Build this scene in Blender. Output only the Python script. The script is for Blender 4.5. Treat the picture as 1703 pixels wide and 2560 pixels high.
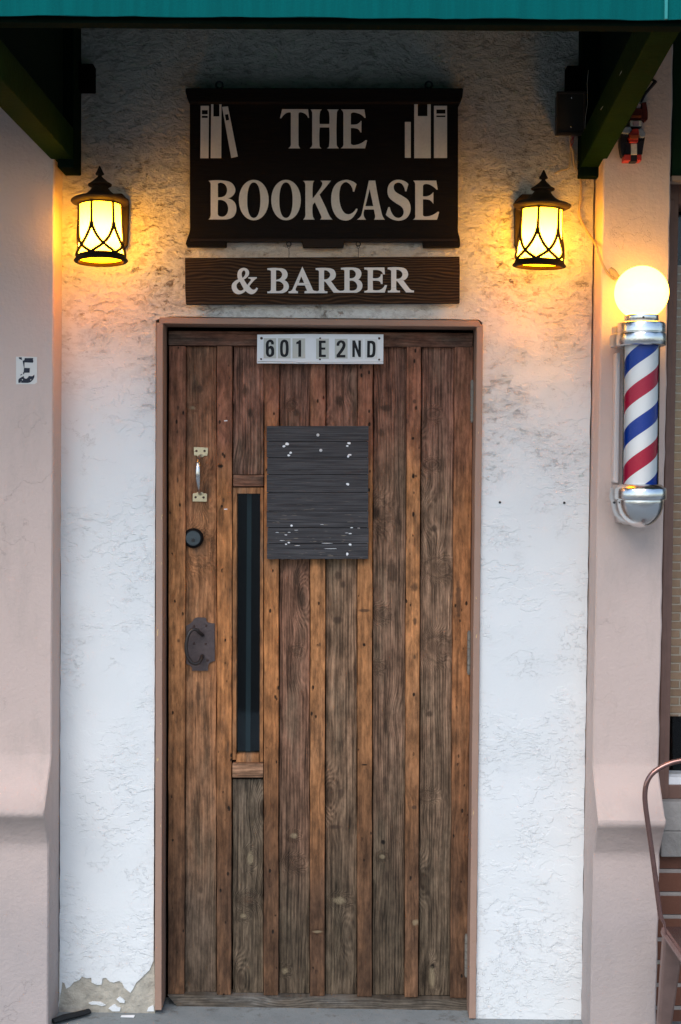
import bpy, math, random
from mathutils import Vector, Matrix
from mathutils.geometry import tessellate_polygon

random.seed(7)
for o in list(bpy.data.objects): bpy.data.objects.remove(o)
sc = bpy.context.scene
COL = sc.collection

# ------------------------------------------------------------------ camera
EYE = 1.62; DIST = 4.26; FPX = 50.0 / 36.0 * 2560.0
PITCH = math.radians(1.55); ROLL = math.radians(0.3)
cam_d = bpy.data.cameras.new('camera'); cam = bpy.data.objects.new('camera', cam_d); COL.objects.link(cam)
cam_d.sensor_fit = 'VERTICAL'; cam_d.sensor_height = 36; cam_d.sensor_width = 36; cam_d.lens = 50
cam_d.clip_start = 0.05; cam_d.clip_end = 2000
CM = Matrix.Rotation(math.radians(90) - PITCH, 3, 'X') @ Matrix.Rotation(ROLL, 3, 'Z')
cam.matrix_world = Matrix.Translation((0, -DIST, EYE)) @ CM.to_4x4()
sc.camera = cam

# ------------------------------------------------------------------ world, sun, exposure
W = bpy.data.worlds.new('World'); sc.world = W; W.use_nodes = True
SUN_EL = math.radians(46); SUN_AZ = math.radians(200)      # behind the camera, a little to the left
wn = W.node_tree; wn.nodes.clear()
sky = wn.nodes.new('ShaderNodeTexSky'); sky.sky_type = 'NISHITA'; sky.sun_disc = False
sky.sun_elevation = SUN_EL; sky.sun_rotation = SUN_AZ; sky.dust_density = 0.7; sky.ozone_density = 1.0; sky.air_density = 1.0
bg = wn.nodes.new('ShaderNodeBackground'); bg.inputs[1].default_value = 0.115
wo = wn.nodes.new('ShaderNodeOutputWorld'); wn.links.new(sky.outputs[0], bg.inputs[0]); wn.links.new(bg.outputs[0], wo.inputs[0])
sd = bpy.data.lights.new('sun', 'SUN'); sd.energy = 1.3; sd.angle = math.radians(48); sd.color = (1, .93, .86)
so = bpy.data.objects.new('sun', sd); COL.objects.link(so)
so.rotation_euler = (math.radians(90) - SUN_EL, 0, math.radians(-20))
sc.view_settings.view_transform = 'Standard'; sc.view_settings.look = 'None'; sc.view_settings.gamma = 1
sc.view_settings.exposure = 0.85
try:
    sc.cycles.use_denoising = True; sc.cycles.max_bounces = 8; sc.cycles.transparent_max_bounces = 8
except Exception: pass

def P(px, py, Y):
    """the point of the plane y = Y that pixel (px, py) of the 1703 x 2560 photograph looks at"""
    d = CM @ Vector(((px - 851.5) / FPX, -(py - 1280) / FPX, -1))
    t = (Y + DIST) / d.y
    return Vector((0, -DIST, EYE)) + d * t

# ------------------------------------------------------------------ materials
class NT:
    def __init__(s, name):
        s.m = bpy.data.materials.new(name); s.m.use_nodes = True; s.t = s.m.node_tree; s.t.nodes.clear()
        s.out = s.n('ShaderNodeOutputMaterial')
        s.pos = s.n('ShaderNodeNewGeometry').outputs['Position']
    def n(s, k, **kw):
        x = s.t.nodes.new(k)
        for a, b in kw.items(): setattr(x, a, b)
        return x
    def L(s, v, inp):
        if v is None: return
        if isinstance(v, bpy.types.NodeSocket): s.t.links.new(v, inp)
        else:
            if inp.type == 'RGBA' and len(v) == 3: v = (*v, 1)
            inp.default_value = v
    def m1(s, op, a, b=None, c=None, clamp=False):
        x = s.n('ShaderNodeMath', operation=op, use_clamp=clamp)
        for i, v in enumerate((a, b, c)): s.L(v, x.inputs[i])
        return x.outputs[0]
    def scale(s, v, sx, sy, sz, off=0.0):
        x = s.n('ShaderNodeMapping'); s.L(v, x.inputs[0]); x.inputs['Scale'].default_value = (sx, sy, sz)
        x.inputs['Location'].default_value = (off, off * .37, off * 1.7); return x.outputs[0]
    def noise(s, v, sc_=5, det=3, rough=.5, dist=0):
        x = s.n('ShaderNodeTexNoise'); s.L(v, x.inputs['Vector']); x.inputs['Scale'].default_value = sc_
        x.inputs['Detail'].default_value = det; x.inputs['Roughness'].default_value = rough; x.inputs['Distortion'].default_value = dist
        return x.outputs[0]
    def vor(s, v, sc_=5, feat='F1', out='Distance', rnd=1):
        x = s.n('ShaderNodeTexVoronoi', feature=feat); s.L(v, x.inputs['Vector']); x.inputs['Scale'].default_value = sc_
        x.inputs['Randomness'].default_value = rnd
        return x.outputs[out]
    def step(s, v, a, b, lo=0.0, hi=1.0):
        x = s.n('ShaderNodeMapRange', interpolation_type='SMOOTHSTEP'); s.L(v, x.inputs[0])
        for i, q in enumerate((a, b, lo, hi)): x.inputs[i + 1].default_value = q
        return x.outputs[0]
    def mix(s, f, a, b, mode='MIX'):
        x = s.n('ShaderNodeMix', data_type='RGBA', blend_type=mode); s.L(f, x.inputs[0]); s.L(a, x.inputs[6]); s.L(b, x.inputs[7]); return x.outputs[2]
    def ramp(s, f, stops, const=False):
        x = s.n('ShaderNodeValToRGB'); s.L(f, x.inputs[0]); e = x.color_ramp.elements
        if const: x.color_ramp.interpolation = 'CONSTANT'
        while len(e) < len(stops): e.new(.5)
        for i, (p, c) in enumerate(stops): e[i].position = p; e[i].color = (*c, 1) if len(c) == 3 else c
        return x.outputs[0]
    def xyz(s, v):
        x = s.n('ShaderNodeSeparateXYZ'); s.L(v, x.inputs[0]); return x.outputs
    def comb(s, a, b, c):
        x = s.n('ShaderNodeCombineXYZ')
        for i, v in enumerate((a, b, c)): s.L(v, x.inputs[i])
        return x.outputs[0]
    def vadd(s, a, b):
        x = s.n('ShaderNodeVectorMath', operation='ADD'); s.L(a, x.inputs[0]); s.L(b, x.inputs[1]); return x.outputs[0]
    def bump(s, h, dist=.002, strength=1.0, normal=None):
        x = s.n('ShaderNodeBump'); s.L(h, x.inputs['Height']); x.inputs['Distance'].default_value = dist; x.inputs['Strength'].default_value = strength
        if normal is not None: s.L(normal, x.inputs['Normal'])
        return x.outputs[0]
    def pbr(s, col, rough=.7, metal=0, bump=None, **kw):
        x = s.n('ShaderNodeBsdfPrincipled'); s.L(col, x.inputs['Base Color']); s.L(rough, x.inputs['Roughness']); s.L(metal, x.inputs['Metallic'])
        if bump is not None: s.L(bump, x.inputs['Normal'])
        for k, v in kw.items(): s.L(v, x.inputs[k.replace('_', ' ')])
        s.t.links.new(x.outputs[0], s.out.inputs[0]); return s.m

def stucco(name, base, dirt_col, white=True):
    t = NT(name); p = t.pos; z = t.xyz(p)[2]
    nd = t.noise(p, 7, 3); wv = t.n('ShaderNodeVectorMath', operation='SCALE'); t.L(t.n('ShaderNodeTexNoise').outputs[1], wv.inputs[0])
    wv.inputs[3].default_value = .05
    nn = wv.inputs[0].links[0].from_node; t.L(p, nn.inputs['Vector']); nn.inputs['Scale'].default_value = 9; nn.inputs['Detail'].default_value = 3
    pw = t.vadd(p, wv.outputs[0])
    n1 = t.noise(t.scale(pw, 1, 1, 1.7), 17, 4, .6)
    n2 = t.noise(t.scale(pw, 1, 1, 1.6, 3.3), 44, 4, .6)
    n3 = t.noise(t.scale(pw, 1, 1, 1.9, 7.1), 6, 6, .66)
    pl1 = t.step(n1, .49, .55); pl2 = t.step(n2, .55, .62)
    patch = t.step(t.noise(p, 3.2, 2), .46, .62)
    crack = t.m1('SUBTRACT', 1, t.step(t.m1('ABSOLUTE', t.m1('SUBTRACT', n3, .5)), 0, .005))
    crack = t.m1('MULTIPLY', crack, t.step(t.noise(t.scale(p, 1, 1, 1, 5), 6, 2), .48, .6))
    up = t.step(z, 2.0, 2.5)
    up2 = t.m1('MAXIMUM', up, t.m1('MULTIPLY', patch, t.m1('ADD', .09, t.m1('MULTIPLY', t.step(z, 1.3, 2.1), .5))))
    rough = t.noise(t.scale(pw, 1, 1, 1.5, 2), 38, 6, .72)
    pits = t.m1('SUBTRACT', 1, t.step(t.noise(t.scale(pw, 1, 1, 1.9, 9), 30, 5, .75), .33, .45))
    h = t.m1('MULTIPLY', t.m1('MULTIPLY', pl1, t.step(t.noise(t.scale(p, 1, 1, 1, 1.3), 5, 2), .38, .6)), .22)
    h = t.m1('ADD', h, t.m1('MULTIPLY', t.m1('MULTIPLY', pl2, patch), .20))
    h = t.m1('ADD', h, t.m1('MULTIPLY', t.m1('MULTIPLY', rough, up2), 4.2))
    h = t.m1('SUBTRACT', h, t.m1('MULTIPLY', t.m1('MULTIPLY', pits, up2), 1.6))
    h = t.m1('SUBTRACT', h, t.m1('MULTIPLY', crack, t.m1('ADD', .12, t.m1('MULTIPLY', up, .5))))
    h = t.m1('ADD', h, t.m1('MULTIPLY', t.noise(p, 150, 3), .12))
    h = t.m1('ADD', h, t.m1('MULTIPLY', t.noise(p, 2.3, 2), 4))
    # grime lodged in the cracks and pits, mostly high on the wall
    gm = t.m1('MULTIPLY', t.step(t.noise(t.scale(p, 1, 1, 1, 4.4), 4.5, 4, .6), .38, .62), t.m1('MULTIPLY', t.step(z, 1.7, 2.25), t.step(z, 2.45, 2.75, 1, .25)))
    g = t.m1('MAXIMUM', t.m1('MULTIPLY', crack, t.m1('ADD', .07, t.m1('MULTIPLY', t.step(z, 1.5, 2.2), .40))), t.m1('MULTIPLY', pits, t.m1('MULTIPLY', gm, .95)))
    g = t.m1('MAXIMUM', g, t.m1('MULTIPLY', gm, t.m1('MULTIPLY', t.m1('SUBTRACT', 1, t.step(rough, .38, .56)), .42)))
    top_grey = t.m1('MULTIPLY', t.step(z, 2.35, 2.8), .45)  # greyer and darker towards the top of the wall
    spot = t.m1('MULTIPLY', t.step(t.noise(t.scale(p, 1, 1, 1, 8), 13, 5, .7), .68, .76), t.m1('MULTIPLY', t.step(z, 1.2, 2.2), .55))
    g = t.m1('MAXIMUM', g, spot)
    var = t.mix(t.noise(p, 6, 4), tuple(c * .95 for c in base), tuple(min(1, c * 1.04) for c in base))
    var = t.mix(t.m1('MULTIPLY', t.step(t.m1('ADD', z, t.m1('MULTIPLY', t.m1('SUBTRACT', t.noise(p, 3, 5, .6), .5), .5)), 1.75, 2.3), .8), var, (.74, .665, .56))  # cream tint high up paints the warm lamp glow into the wall colour
    var = t.mix(top_grey, var, (.36, .33, .31))
    col = t.mix(g, var, dirt_col)
    return t.pbr(col, .75, bump=t.bump(h, .0056, .9))

M = {}
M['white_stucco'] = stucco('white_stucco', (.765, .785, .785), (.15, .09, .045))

def simple(name, col, rough=.6, metal=0, var=.12, vs=12, bs=80, bd=.0006, **kw):
    if not metal and 'Specular_IOR_Level' not in kw: kw['Specular_IOR_Level'] = .12 if max(col) < .12 else .3
    t = NT(name); v = t.noise(t.pos, vs, 5, .6)
    c = t.mix(v, tuple(x * (1 - var) for x in col), tuple(min(1, x * (1 + var)) for x in col))
    b = t.bump(t.noise(t.pos, bs, 4, .6), bd)
    return t.pbr(c, rough, metal, b, **kw)

# pink painted render of the pilasters: gentle orange-peel, scuffs low down
t = NT('pink_render'); z = t.xyz(t.pos)[2]
c = t.mix(t.noise(t.pos, 2.5, 5, .6), (.53, .405, .355), (.62, .49, .435))
st = t.m1('MULTIPLY', t.step(t.noise(t.scale(t.pos, 1, 1, .3), 9, 6, .7), .48, .72), .38)
c = t.mix(st, c, (.40, .33, .29))
c = t.mix(t.m1('MULTIPLY', t.m1('SUBTRACT', 1, t.step(t.m1('ADD', z, t.m1('MULTIPLY', t.noise(t.pos, 5, 5, .65), .5)), .35, 1.1)), .6), c, (.34, .315, .315))
sp = t.m1('MULTIPLY', t.step(t.noise(t.pos, 24, 4, .7), .70, .76), t.m1('SUBTRACT', 1, t.step(z, .05, .5)))
c = t.mix(sp, c, (.2, .17, .14))
h = t.m1('ADD', t.noise(t.pos, 85, 4, .6), t.m1('MULTIPLY', t.noise(t.pos, 7, 4), 2.2))
ck = t.m1('MULTIPLY', t.m1('SUBTRACT', 1, t.step(t.m1('ABSOLUTE', t.m1('SUBTRACT', t.noise(t.scale(t.pos, 1, 1, 1, 3), 2.6, 6, .6), .5)), 0, .0022)), t.step(t.noise(t.scale(t.pos, 1, 1, 1, 9), 3, 2), .5, .58))
c = t.mix(t.m1('MULTIPLY', ck, .16), c, (.22, .17, .15))
h = t.m1('SUBTRACT', t.m1('SUBTRACT', h, sp), t.m1('MULTIPLY', ck, .4))
M['pink'] = t.pbr(c, .8, bump=t.bump(h, .0028, .75))
M['pink_dirty'] = M['pink']

M['tan_plaster'] = simple('bare_tan_plaster', (.43, .395, .33), .9, var=.6, vs=26, bs=45, bd=.008)
M['frame_paint'] = simple('brown_frame_paint', (.36, .22, .16), .55, var=.14, vs=14, bs=40, bd=.001)
t = NT('chipped_jamb_paint')
ch = t.m1('MULTIPLY', t.step(t.noise(t.scale(t.pos, 3, 3, 1), 26, 4, .6), .655, .68), .9)
M['jamb_paint'] = t.pbr(t.mix(ch, t.mix(t.noise(t.pos, 9, 4), (.31, .19, .14), (.39, .25, .185)), (.62, .42, .22)), .55, bump=t.bump(t.m1('SUBTRACT', t.noise(t.pos, 50, 3), ch), .001))

def wood(name, top, mid, low, seed=0.0, horiz=False, freq=95., knot=1., holes=0., gb=.0012, contrast=.5, marks=(), zlow=(.15, .75), ztop=(1.45, 1.85), grey=(.13, .115, .09), green=.0):
    t = NT(name); s = t.xyz(t.pos); x, y, z = s[0], s[1], s[2]
    a, l = (z, x) if horiz else (x, z)                          # across and along the grain
    A = t.m1('ADD', a, seed * 1.37); Lg = t.m1('ADD', l, seed * 2.11)
    kd = t.vor(t.comb(t.m1('MULTIPLY', A, 8.5), t.m1('MULTIPLY', y, 1), t.m1('MULTIPLY', Lg, 3.6)), 1.0)
    kn = t.m1('SUBTRACT', 1, t.step(kd, .0, .42))
    wob = t.noise(t.comb(t.m1('MULTIPLY', A, 6), 0.0, t.m1('MULTIPLY', Lg, 1.3)), 1, 3)
    ph = t.m1('ADD', t.m1('MULTIPLY', A, freq), t.m1('MULTIPLY', wob, 9))
    ph = t.m1('ADD', ph, t.m1('MULTIPLY', kn, 6.5 * knot))
    md = []
    for (mx, my, rx, ry, ty) in marks:
        c0 = P(mx, my, .09); kx, kz = 835 / 1.02 / rx, 835 / 1.02 / ry
        u = t.m1('MULTIPLY', t.m1('SUBTRACT', x, c0.x), kx); v = t.m1('MULTIPLY', t.m1('SUBTRACT', z, c0.z), kz)
        d = t.m1('SQRT', t.m1('ADD', t.m1('MULTIPLY', u, u), t.m1('MULTIPLY', v, v)))
        d = t.m1('ADD', d, t.m1('MULTIPLY', t.m1('SUBTRACT', t.noise(t.pos, 70, 3), .5), .9))
        md.append((d, ty))
        if ty in 'kp': ph = t.m1('ADD', ph, t.m1('MULTIPLY', t.m1('SUBTRACT', 1, t.step(d, 0, 2.6)), 5.5))
    ring = t.m1('ADD', t.m1('MULTIPLY', t.m1('SINE', t.m1('MULTIPLY', ph, 6.283)), .5), .5)
    fib = t.noise(t.comb(t.m1('MULTIPLY', A, 190), t.m1('MULTIPLY', y, 60), t.m1('MULTIPLY', Lg, 8)), 1, 4, .6)
    fib2 = t.noise(t.comb(t.m1('ADD', t.m1('MULTIPLY', A, 90), t.m1('MULTIPLY', kn, 3)), 0.0, t.m1('MULTIPLY', Lg, 2.2)), 1, 4, .65)
    big = t.noise(t.comb(t.m1('MULTIPLY', A, 11), 0.0, t.m1('MULTIPLY', Lg, 3.1)), 1, 5, .62)
    big2 = t.noise(t.comb(t.m1('MULTIPLY', A, 5), 5.0, t.m1('MULTIPLY', Lg, 1.7)), 1, 3, .6)
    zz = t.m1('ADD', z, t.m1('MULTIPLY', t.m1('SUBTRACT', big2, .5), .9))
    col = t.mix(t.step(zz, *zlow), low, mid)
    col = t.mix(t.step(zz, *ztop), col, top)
    col = t.mix(t.m1('MULTIPLY', t.step(big, .46, .68), .55), col, grey)      # silvered patches
    g = t.m1('ADD', t.m1('MULTIPLY', ring, .26), t.m1('ADD', t.m1('MULTIPLY', t.step(fib, .35, .65), .38), t.m1('MULTIPLY', t.step(fib2, .38, .62), .5)))
    val = t.m1('ADD', 1 - contrast, t.m1('MULTIPLY', g, contrast * 1.9))
    col = t.mix(1.0, col, t.comb(val, val, val), 'MULTIPLY')
    # knots: dark heart, pale halo in places
    heart = t.m1('MULTIPLY', t.m1('SUBTRACT', 1, t.step(kd, .05, .19)), min(1, .8 * knot))
    col = t.mix(heart, col, (.045, .028, .018))
    dk = t.step(t.noise(t.comb(t.m1('MULTIPLY', A, 30), 2.0, t.m1('MULTIPLY', Lg, 9)), 1, 4, .7), .60, .75)
    col = t.mix(t.m1('MULTIPLY', dk, .6), col, (.06, .04, .028))
    mot = t.noise(t.comb(t.m1('MULTIPLY', A, 34), 7.0, t.m1('MULTIPLY', Lg, 12)), 1, 6, .7)
    mv = t.m1('ADD', .42, t.m1('MULTIPLY', t.step(mot, .28, .72), .98)); col = t.mix(1.0, col, t.comb(mv, mv, mv), 'MULTIPLY')
    ds = t.step(t.noise(t.comb(t.m1('MULTIPLY', A, 125), 3.0, t.m1('MULTIPLY', Lg, 17)), 1, 4, .65), .58, .70)
    col = t.mix(t.m1('MULTIPLY', ds, .68), col, (.05, .03, .02))
    pale = t.step(t.noise(t.comb(t.m1('MULTIPLY', A, 26), 9.0, t.m1('MULTIPLY', Lg, 7)), 1, 6, .75), .66, .8)
    col = t.mix(t.m1('MULTIPLY', pale, .3), col, (.34, .27, .20))
    for d, ty in md:
        mk = t.m1('SUBTRACT', 1, t.step(d, .45, 1.15))
        col = t.mix(t.m1('MULTIPLY', mk, dict(d=.72, k=.5, p=.55, b=.95)[ty]), col, dict(d=(.05, .03, .02), k=(.085, .05, .032), p=(.33, .26, .16), b=(.008, .006, .005))[ty])
        if ty == 'k': col = t.mix(t.m1('MULTIPLY', t.m1('SUBTRACT', 1, t.step(t.m1('ABSOLUTE', t.m1('SUBTRACT', d, 1.35)), 0, .3)), .4), col, (.05, .03, .02))
    hh = t.m1('ADD', t.m1('MULTIPLY', ring, .5), t.m1('ADD', fib2, t.m1('MULTIPLY', fib, .6)))
    hh = t.m1('ADD', hh, t.m1('MULTIPLY', mot, 1.2))
    hh = t.m1('SUBTRACT', hh, t.m1('MULTIPLY', heart, .8))
    if holes:
        hd = t.vor(t.comb(t.m1('MULTIPLY', A, 42), t.m1('MULTIPLY', y, .5), t.m1('MULTIPLY', Lg, 21)), 1.0)
        hm = t.m1('SUBTRACT', 1, t.step(hd, .10, .17)); hm = t.m1('MULTIPLY', hm, holes)
        hm = t.m1('MULTIPLY', hm, t.step(t.noise(t.comb(A, 0.0, Lg), 17, 1), .44, .50))
        col = t.mix(hm, col, (.012, .01, .008)); hh = t.m1('SUBTRACT', hh, t.m1('MULTIPLY', hm, 2.))
    return t.pbr(col, .75, bump=t.bump(hh, gb * 1.4), Specular_IOR_Level=.18)

t = NT('gap_black'); M['black_gap'] = t.pbr((.004, .0035, .003), .9, Specular_IOR_Level=.0)
M['bronze'] = simple('dark_bronze_casting', (.020, .012, .007), .65, .0, var=.5, vs=60, bs=160, bd=.0008)
M['bronze_rim'] = simple('weathered_bronze', (.030, .017, .008), .65, .0, var=.4, vs=60, bs=160, bd=.0008)
M['chrome'] = simple('polished_aluminium', (.74, .74, .74), .24, 1.0, var=.1, vs=30, bs=25, bd=.0012)
M['chrome_dull'] = simple('brushed_aluminium', (.60, .60, .60), .34, 1.0, var=.15, vs=40, bs=30, bd=.001)
M['brass'] = simple('dull_brass', (.52, .44, .29), .38, .85, var=.25, vs=80, bs=200, bd=.0004)
M['nickel'] = simple('worn_nickel', (.66, .64, .62), .25, .95, var=.15, vs=90, bs=60, bd=.0005)
M['black_metal'] = simple('black_lock_metal', (.022, .024, .027), .42, .3, var=.3)
M['lock_face'] = simple('slate_lock_face', (.055, .07, .08), .38, .5, var=.2)
M['rust_iron'] = simple('rusty_painted_iron', (.085, .062, .062), .5, .35, var=.4, vs=70, bs=120, bd=.001)
M['hinge'] = simple('painted_steel_hinge', (.24, .22, .19), .55, .4, var=.4, vs=120, bs=150, bd=.0006)
M['screw'] = simple('rusty_screw', (.07, .04, .035), .6, .5)
M['white_screw'] = simple('painted_white_screw', (.6, .6, .6), .5)
M['copper_tube'] = simple('copper_brown_lacquer', (.30, .17, .15), .2, .85, var=.3, vs=45, bs=60, bd=.0006)
M['leg_metal'] = simple('brown_sheet_metal', (.30, .20, .175), .35, .6, var=.4, vs=14, bs=20, bd=.002)
M['green_wood'] = simple('dark_green_timber', (.006, .019, .003), .85, var=.45, vs=20, bs=60, bd=.002, Specular_IOR_Level=.03)
M['green_dark'] = simple('green_canvas_side', (.003, .009, .006), .9, var=.3, vs=30, bs=300, bd=.0006, Specular_IOR_Level=.02)
t = NT('teal_canvas'); wv = t.noise(t.scale(t.pos, 14, 14, .6), 3, 5, .65)
c = t.mix(t.step(wv, .3, .7), (.0, .097, .097), (.0, .122, .120)); th = t.noise(t.scale(t.pos, 1, 1, 1), 420, 2)
M['teal'] = t.pbr(t.mix(t.m1('MULTIPLY', th, .35), c, (.0, .055, .055)), .9, bump=t.bump(th, .0006), Specular_IOR_Level=.08)
t = NT('charred_sign_wood'); gr = t.noise(t.scale(t.pos, 4, 1, 60), 3, 5, .65)
M['sign_black'] = t.pbr(t.mix(gr, (.003, .002, .002), (.012, .008, .006)), .7, bump=t.bump(gr, .0012), Specular_IOR_Level=.10)
t = NT('sign_brown_board'); s_ = t.xyz(t.pos)
wob = t.noise(t.scale(t.pos, 3.2, 1, 9, 1.5), 1, 3, .5); ring = t.m1('SINE', t.m1('ADD', t.m1('MULTIPLY', s_[2], 760), t.m1('MULTIPLY', wob, 46)))
ring = t.m1('ADD', t.m1('MULTIPLY', ring, .5), .5); fb = t.noise(t.scale(t.pos, 6, 1, 190), 2, 4, .6)
g_ = t.m1('MULTIPLY', ring, fb)
M['sign_brown'] = t.pbr(t.ramp(g_, [(.05, (.020, .010, .005)), (.38, (.048, .025, .012)), (.72, (.13, .065, .030))]), .65, bump=t.bump(g_, .0010), Specular_IOR_Level=.12)
t = NT('sign_letter_paint'); v = t.noise(t.pos, 120, 4, .7)
M['letter_dull'] = t.pbr(t.mix(v, (.52, .47, .41), (.72, .66, .58)), .7, bump=t.bump(v, .0004))
t = NT('white_letter_paint'); sc1 = t.noise(t.scale(t.pos, 9, 1, 260), 1.6, 4, .6)
M['letter_white'] = t.pbr(t.mix(t.step(sc1, .66, .71), (.76, .73, .70), (.12, .08, .06)), .6)
M['plaque_white'] = simple('plaque_white_paint', (.82, .83, .84), .5, var=.07, vs=30)
M['tile_grey'] = simple('number_tile_beige', (.55, .55, .50), .5, var=.06)
M['tile_pale'] = simple('number_tile_pale', (.72, .73, .72), .5, var=.04)
M['ink'] = simple('number_black', (.022, .022, .024), .5, var=.3)
M['ink_blue'] = simple('worn_blue_black_ink', (.03, .035, .05), .55, var=.5, vs=70)
M['sticker'] = simple('pale_sticker', (.66, .65, .62), .6, var=.08)
t = NT('painted_grey_planks')
s_ = t.xyz(t.pos); gr = t.noise(t.comb(t.m1('MULTIPLY', s_[0], 5), 0.0, t.m1('MULTIPLY', s_[2], 230)), 1, 5, .65)
sc1 = t.noise(t.comb(t.m1('MULTIPLY', s_[0], 14), 3.0, t.m1('MULTIPLY', s_[2], 330)), 1, 3, .6)
lowm = t.step(s_[2], 1.66, 1.42); lowm = t.m1('ADD', .16, t.m1('MULTIPLY', t.m1('SUBTRACT', 1, t.step(s_[2], 1.44, 1.56)), .84))
scr = t.m1('MULTIPLY', t.step(sc1, .635, .69), lowm)
c = t.mix(t.step(gr, .3, .7), (.030, .029, .031), (.085, .082, .086))
M['grey_plank'] = t.pbr(t.mix(scr, c, (.40, .33, .24)), .7, bump=t.bump(gr, .0014), Specular_IOR_Level=.12)
M['fleck'] = simple('white_paint_fleck', (.80, .82, .84), .6, var=.05)
t = NT('concrete_pavement'); v = t.noise(t.pos, 9, 6, .65); v2 = t.noise(t.pos, 160, 3, .7)
c = t.mix(v, (.13, .155, .165), (.30, .33, .335)); c = t.mix(t.step(v2, .6, .72), c, (.11, .12, .12)); c = t.mix(t.m1('MULTIPLY', t.step(t.noise(t.pos, 16, 6, .75), .55, .68), .55), c, (.09, .085, .075))
M['concrete'] = t.pbr(c, .85, bump=t.bump(t.m1('ADD', v, t.m1('MULTIPLY', v2, .3)), .004))
t = NT('asphalt'); v = t.noise(t.pos, 220, 3, .7); M['asphalt'] = t.pbr(t.mix(v, (.035, .036, .038), (.075, .075, .075)), .9, bump=t.bump(v, .004))
M['concrete_sill'] = simple('grey_stone_sill', (.30, .285, .27), .8, var=.35, vs=16, bs=60, bd=.003)
def bricks(name, c1, c2, mortar, w, h, ms, ox=0., oz=0.):
    t = NT(name); s = t.xyz(t.pos); v = t.comb(t.m1('ADD', s[0], ox), t.m1('ADD', s[2], oz), 0.0)
    b = t.n('ShaderNodeTexBrick'); t.L(v, b.inputs['Vector']); b.inputs['Scale'].default_value = 1
    b.inputs['Brick Width'].default_value = w; b.inputs['Row Height'].default_value = h; b.inputs['Mortar Size'].default_value = ms
    b.inputs['Mortar Smooth'].default_value = .3
    for k, q in (('Color1', c1), ('Color2', c2), ('Mortar', mortar)): b.inputs[k].default_value = (*q, 1)
    n_ = t.noise(t.pos, 40, 5, .7); col = t.mix(t.m1('MULTIPLY', n_, .55), b.outputs[0], tuple(q * .5 for q in c1))
    hh = t.m1('ADD', t.m1('MULTIPLY', b.outputs[1], -1.), t.m1('MULTIPLY', n_, .4))
    return t.pbr(col, .85, bump=t.bump(hh, .005))
M['red_brick'] = bricks('red_brick', (.22, .085, .05), (.13, .06, .04), (.46, .42, .39), .205, .0695, .0075, .07, -.010)
M['tan_brick'] = bricks('tan_brick', (.50, .33, .22), (.40, .26, .17), (.66, .58, .48), .075, .026, .003)
t = NT('storefront_frame'); M['brown_frame'] = t.pbr(t.mix(t.noise(t.pos, 30, 4), (.13, .068, .05), (.20, .11, .085)), .6)

t = NT('dark_window_glass')
g1 = t.n('ShaderNodeBsdfGlossy'); g1.inputs['Roughness'].default_value = .03; g1.inputs['Color'].default_value = (.9, .95, 1, 1)
tr = t.n('ShaderNodeBsdfTransparent'); tr.inputs[0].default_value = (.78, .84, .84, 1)
fr = t.n('ShaderNodeFresnel'); fr.inputs[0].default_value = 1.45
ms = t.n('ShaderNodeMixShader'); t.L(fr.outputs[0], ms.inputs[0]); t.L(tr.outputs[0], ms.inputs[1]); t.L(g1.outputs[0], ms.inputs[2])
t.t.links.new(ms.outputs[0], t.out.inputs[0]); M['glass'] = t.m
t = NT('clear_tube')
g1 = t.n('ShaderNodeBsdfGlossy'); g1.inputs['Roughness'].default_value = .04
tr = t.n('ShaderNodeBsdfTransparent'); tr.inputs[0].default_value = (.97, .97, .96, 1)
fr = t.n('ShaderNodeFresnel'); fr.inputs[0].default_value = 1.32
ms = t.n('ShaderNodeMixShader'); t.L(fr.outputs[0], ms.inputs[0]); t.L(tr.outputs[0], ms.inputs[1]); t.L(g1.outputs[0], ms.inputs[2])
t.t.links.new(ms.outputs[0], t.out.inputs[0]); M['clear_tube'] = t.m

def lit_glass(name, trans, emit, strength):
    t = NT(name)
    a = t.n('ShaderNodeBsdfTranslucent'); a.inputs[0].default_value = (*trans, 1)
    e = t.n('ShaderNodeEmission'); e.inputs[0].default_value = (*emit, 1); e.inputs[1].default_value = strength
    s = t.n('ShaderNodeAddShader'); t.L(a.outputs[0], s.inputs[0]); t.L(e.outputs[0], s.inputs[1]); t.t.links.new(s.outputs[0], t.out.inputs[0])
    return t.m
M['amber'] = lit_glass('amber_lamp_glass', (1.0, .85, .60), (1., .43, .0), 8.0)
M['amber_base'] = lit_glass('amber_lamp_bottom', (.9, .4, .04), (1., .40, .0), 4.5)
t = NT('lit_bulb'); e = t.n('ShaderNodeEmission'); e.inputs[0].default_value = (1, .75, .4, 1); e.inputs[1].default_value = 6; t.t.links.new(e.outputs[0], t.out.inputs[0]); M['bulb'] = t.m
t = NT('opal_globe'); e = t.n('ShaderNodeEmission'); e.inputs[0].default_value = (1, .48, .045, 1); e.inputs[1].default_value = 8.5
d = t.n('ShaderNodeBsdfPrincipled'); d.inputs['Base Color'].default_value = (.45, .45, .45, 1); d.inputs['Roughness'].default_value = .15
s = t.n('ShaderNodeAddShader'); t.L(e.outputs[0], s.inputs[0]); t.L(d.outputs[0], s.inputs[1]); t.t.links.new(s.outputs[0], t.out.inputs[0]); M['globe'] = t.m

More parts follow.
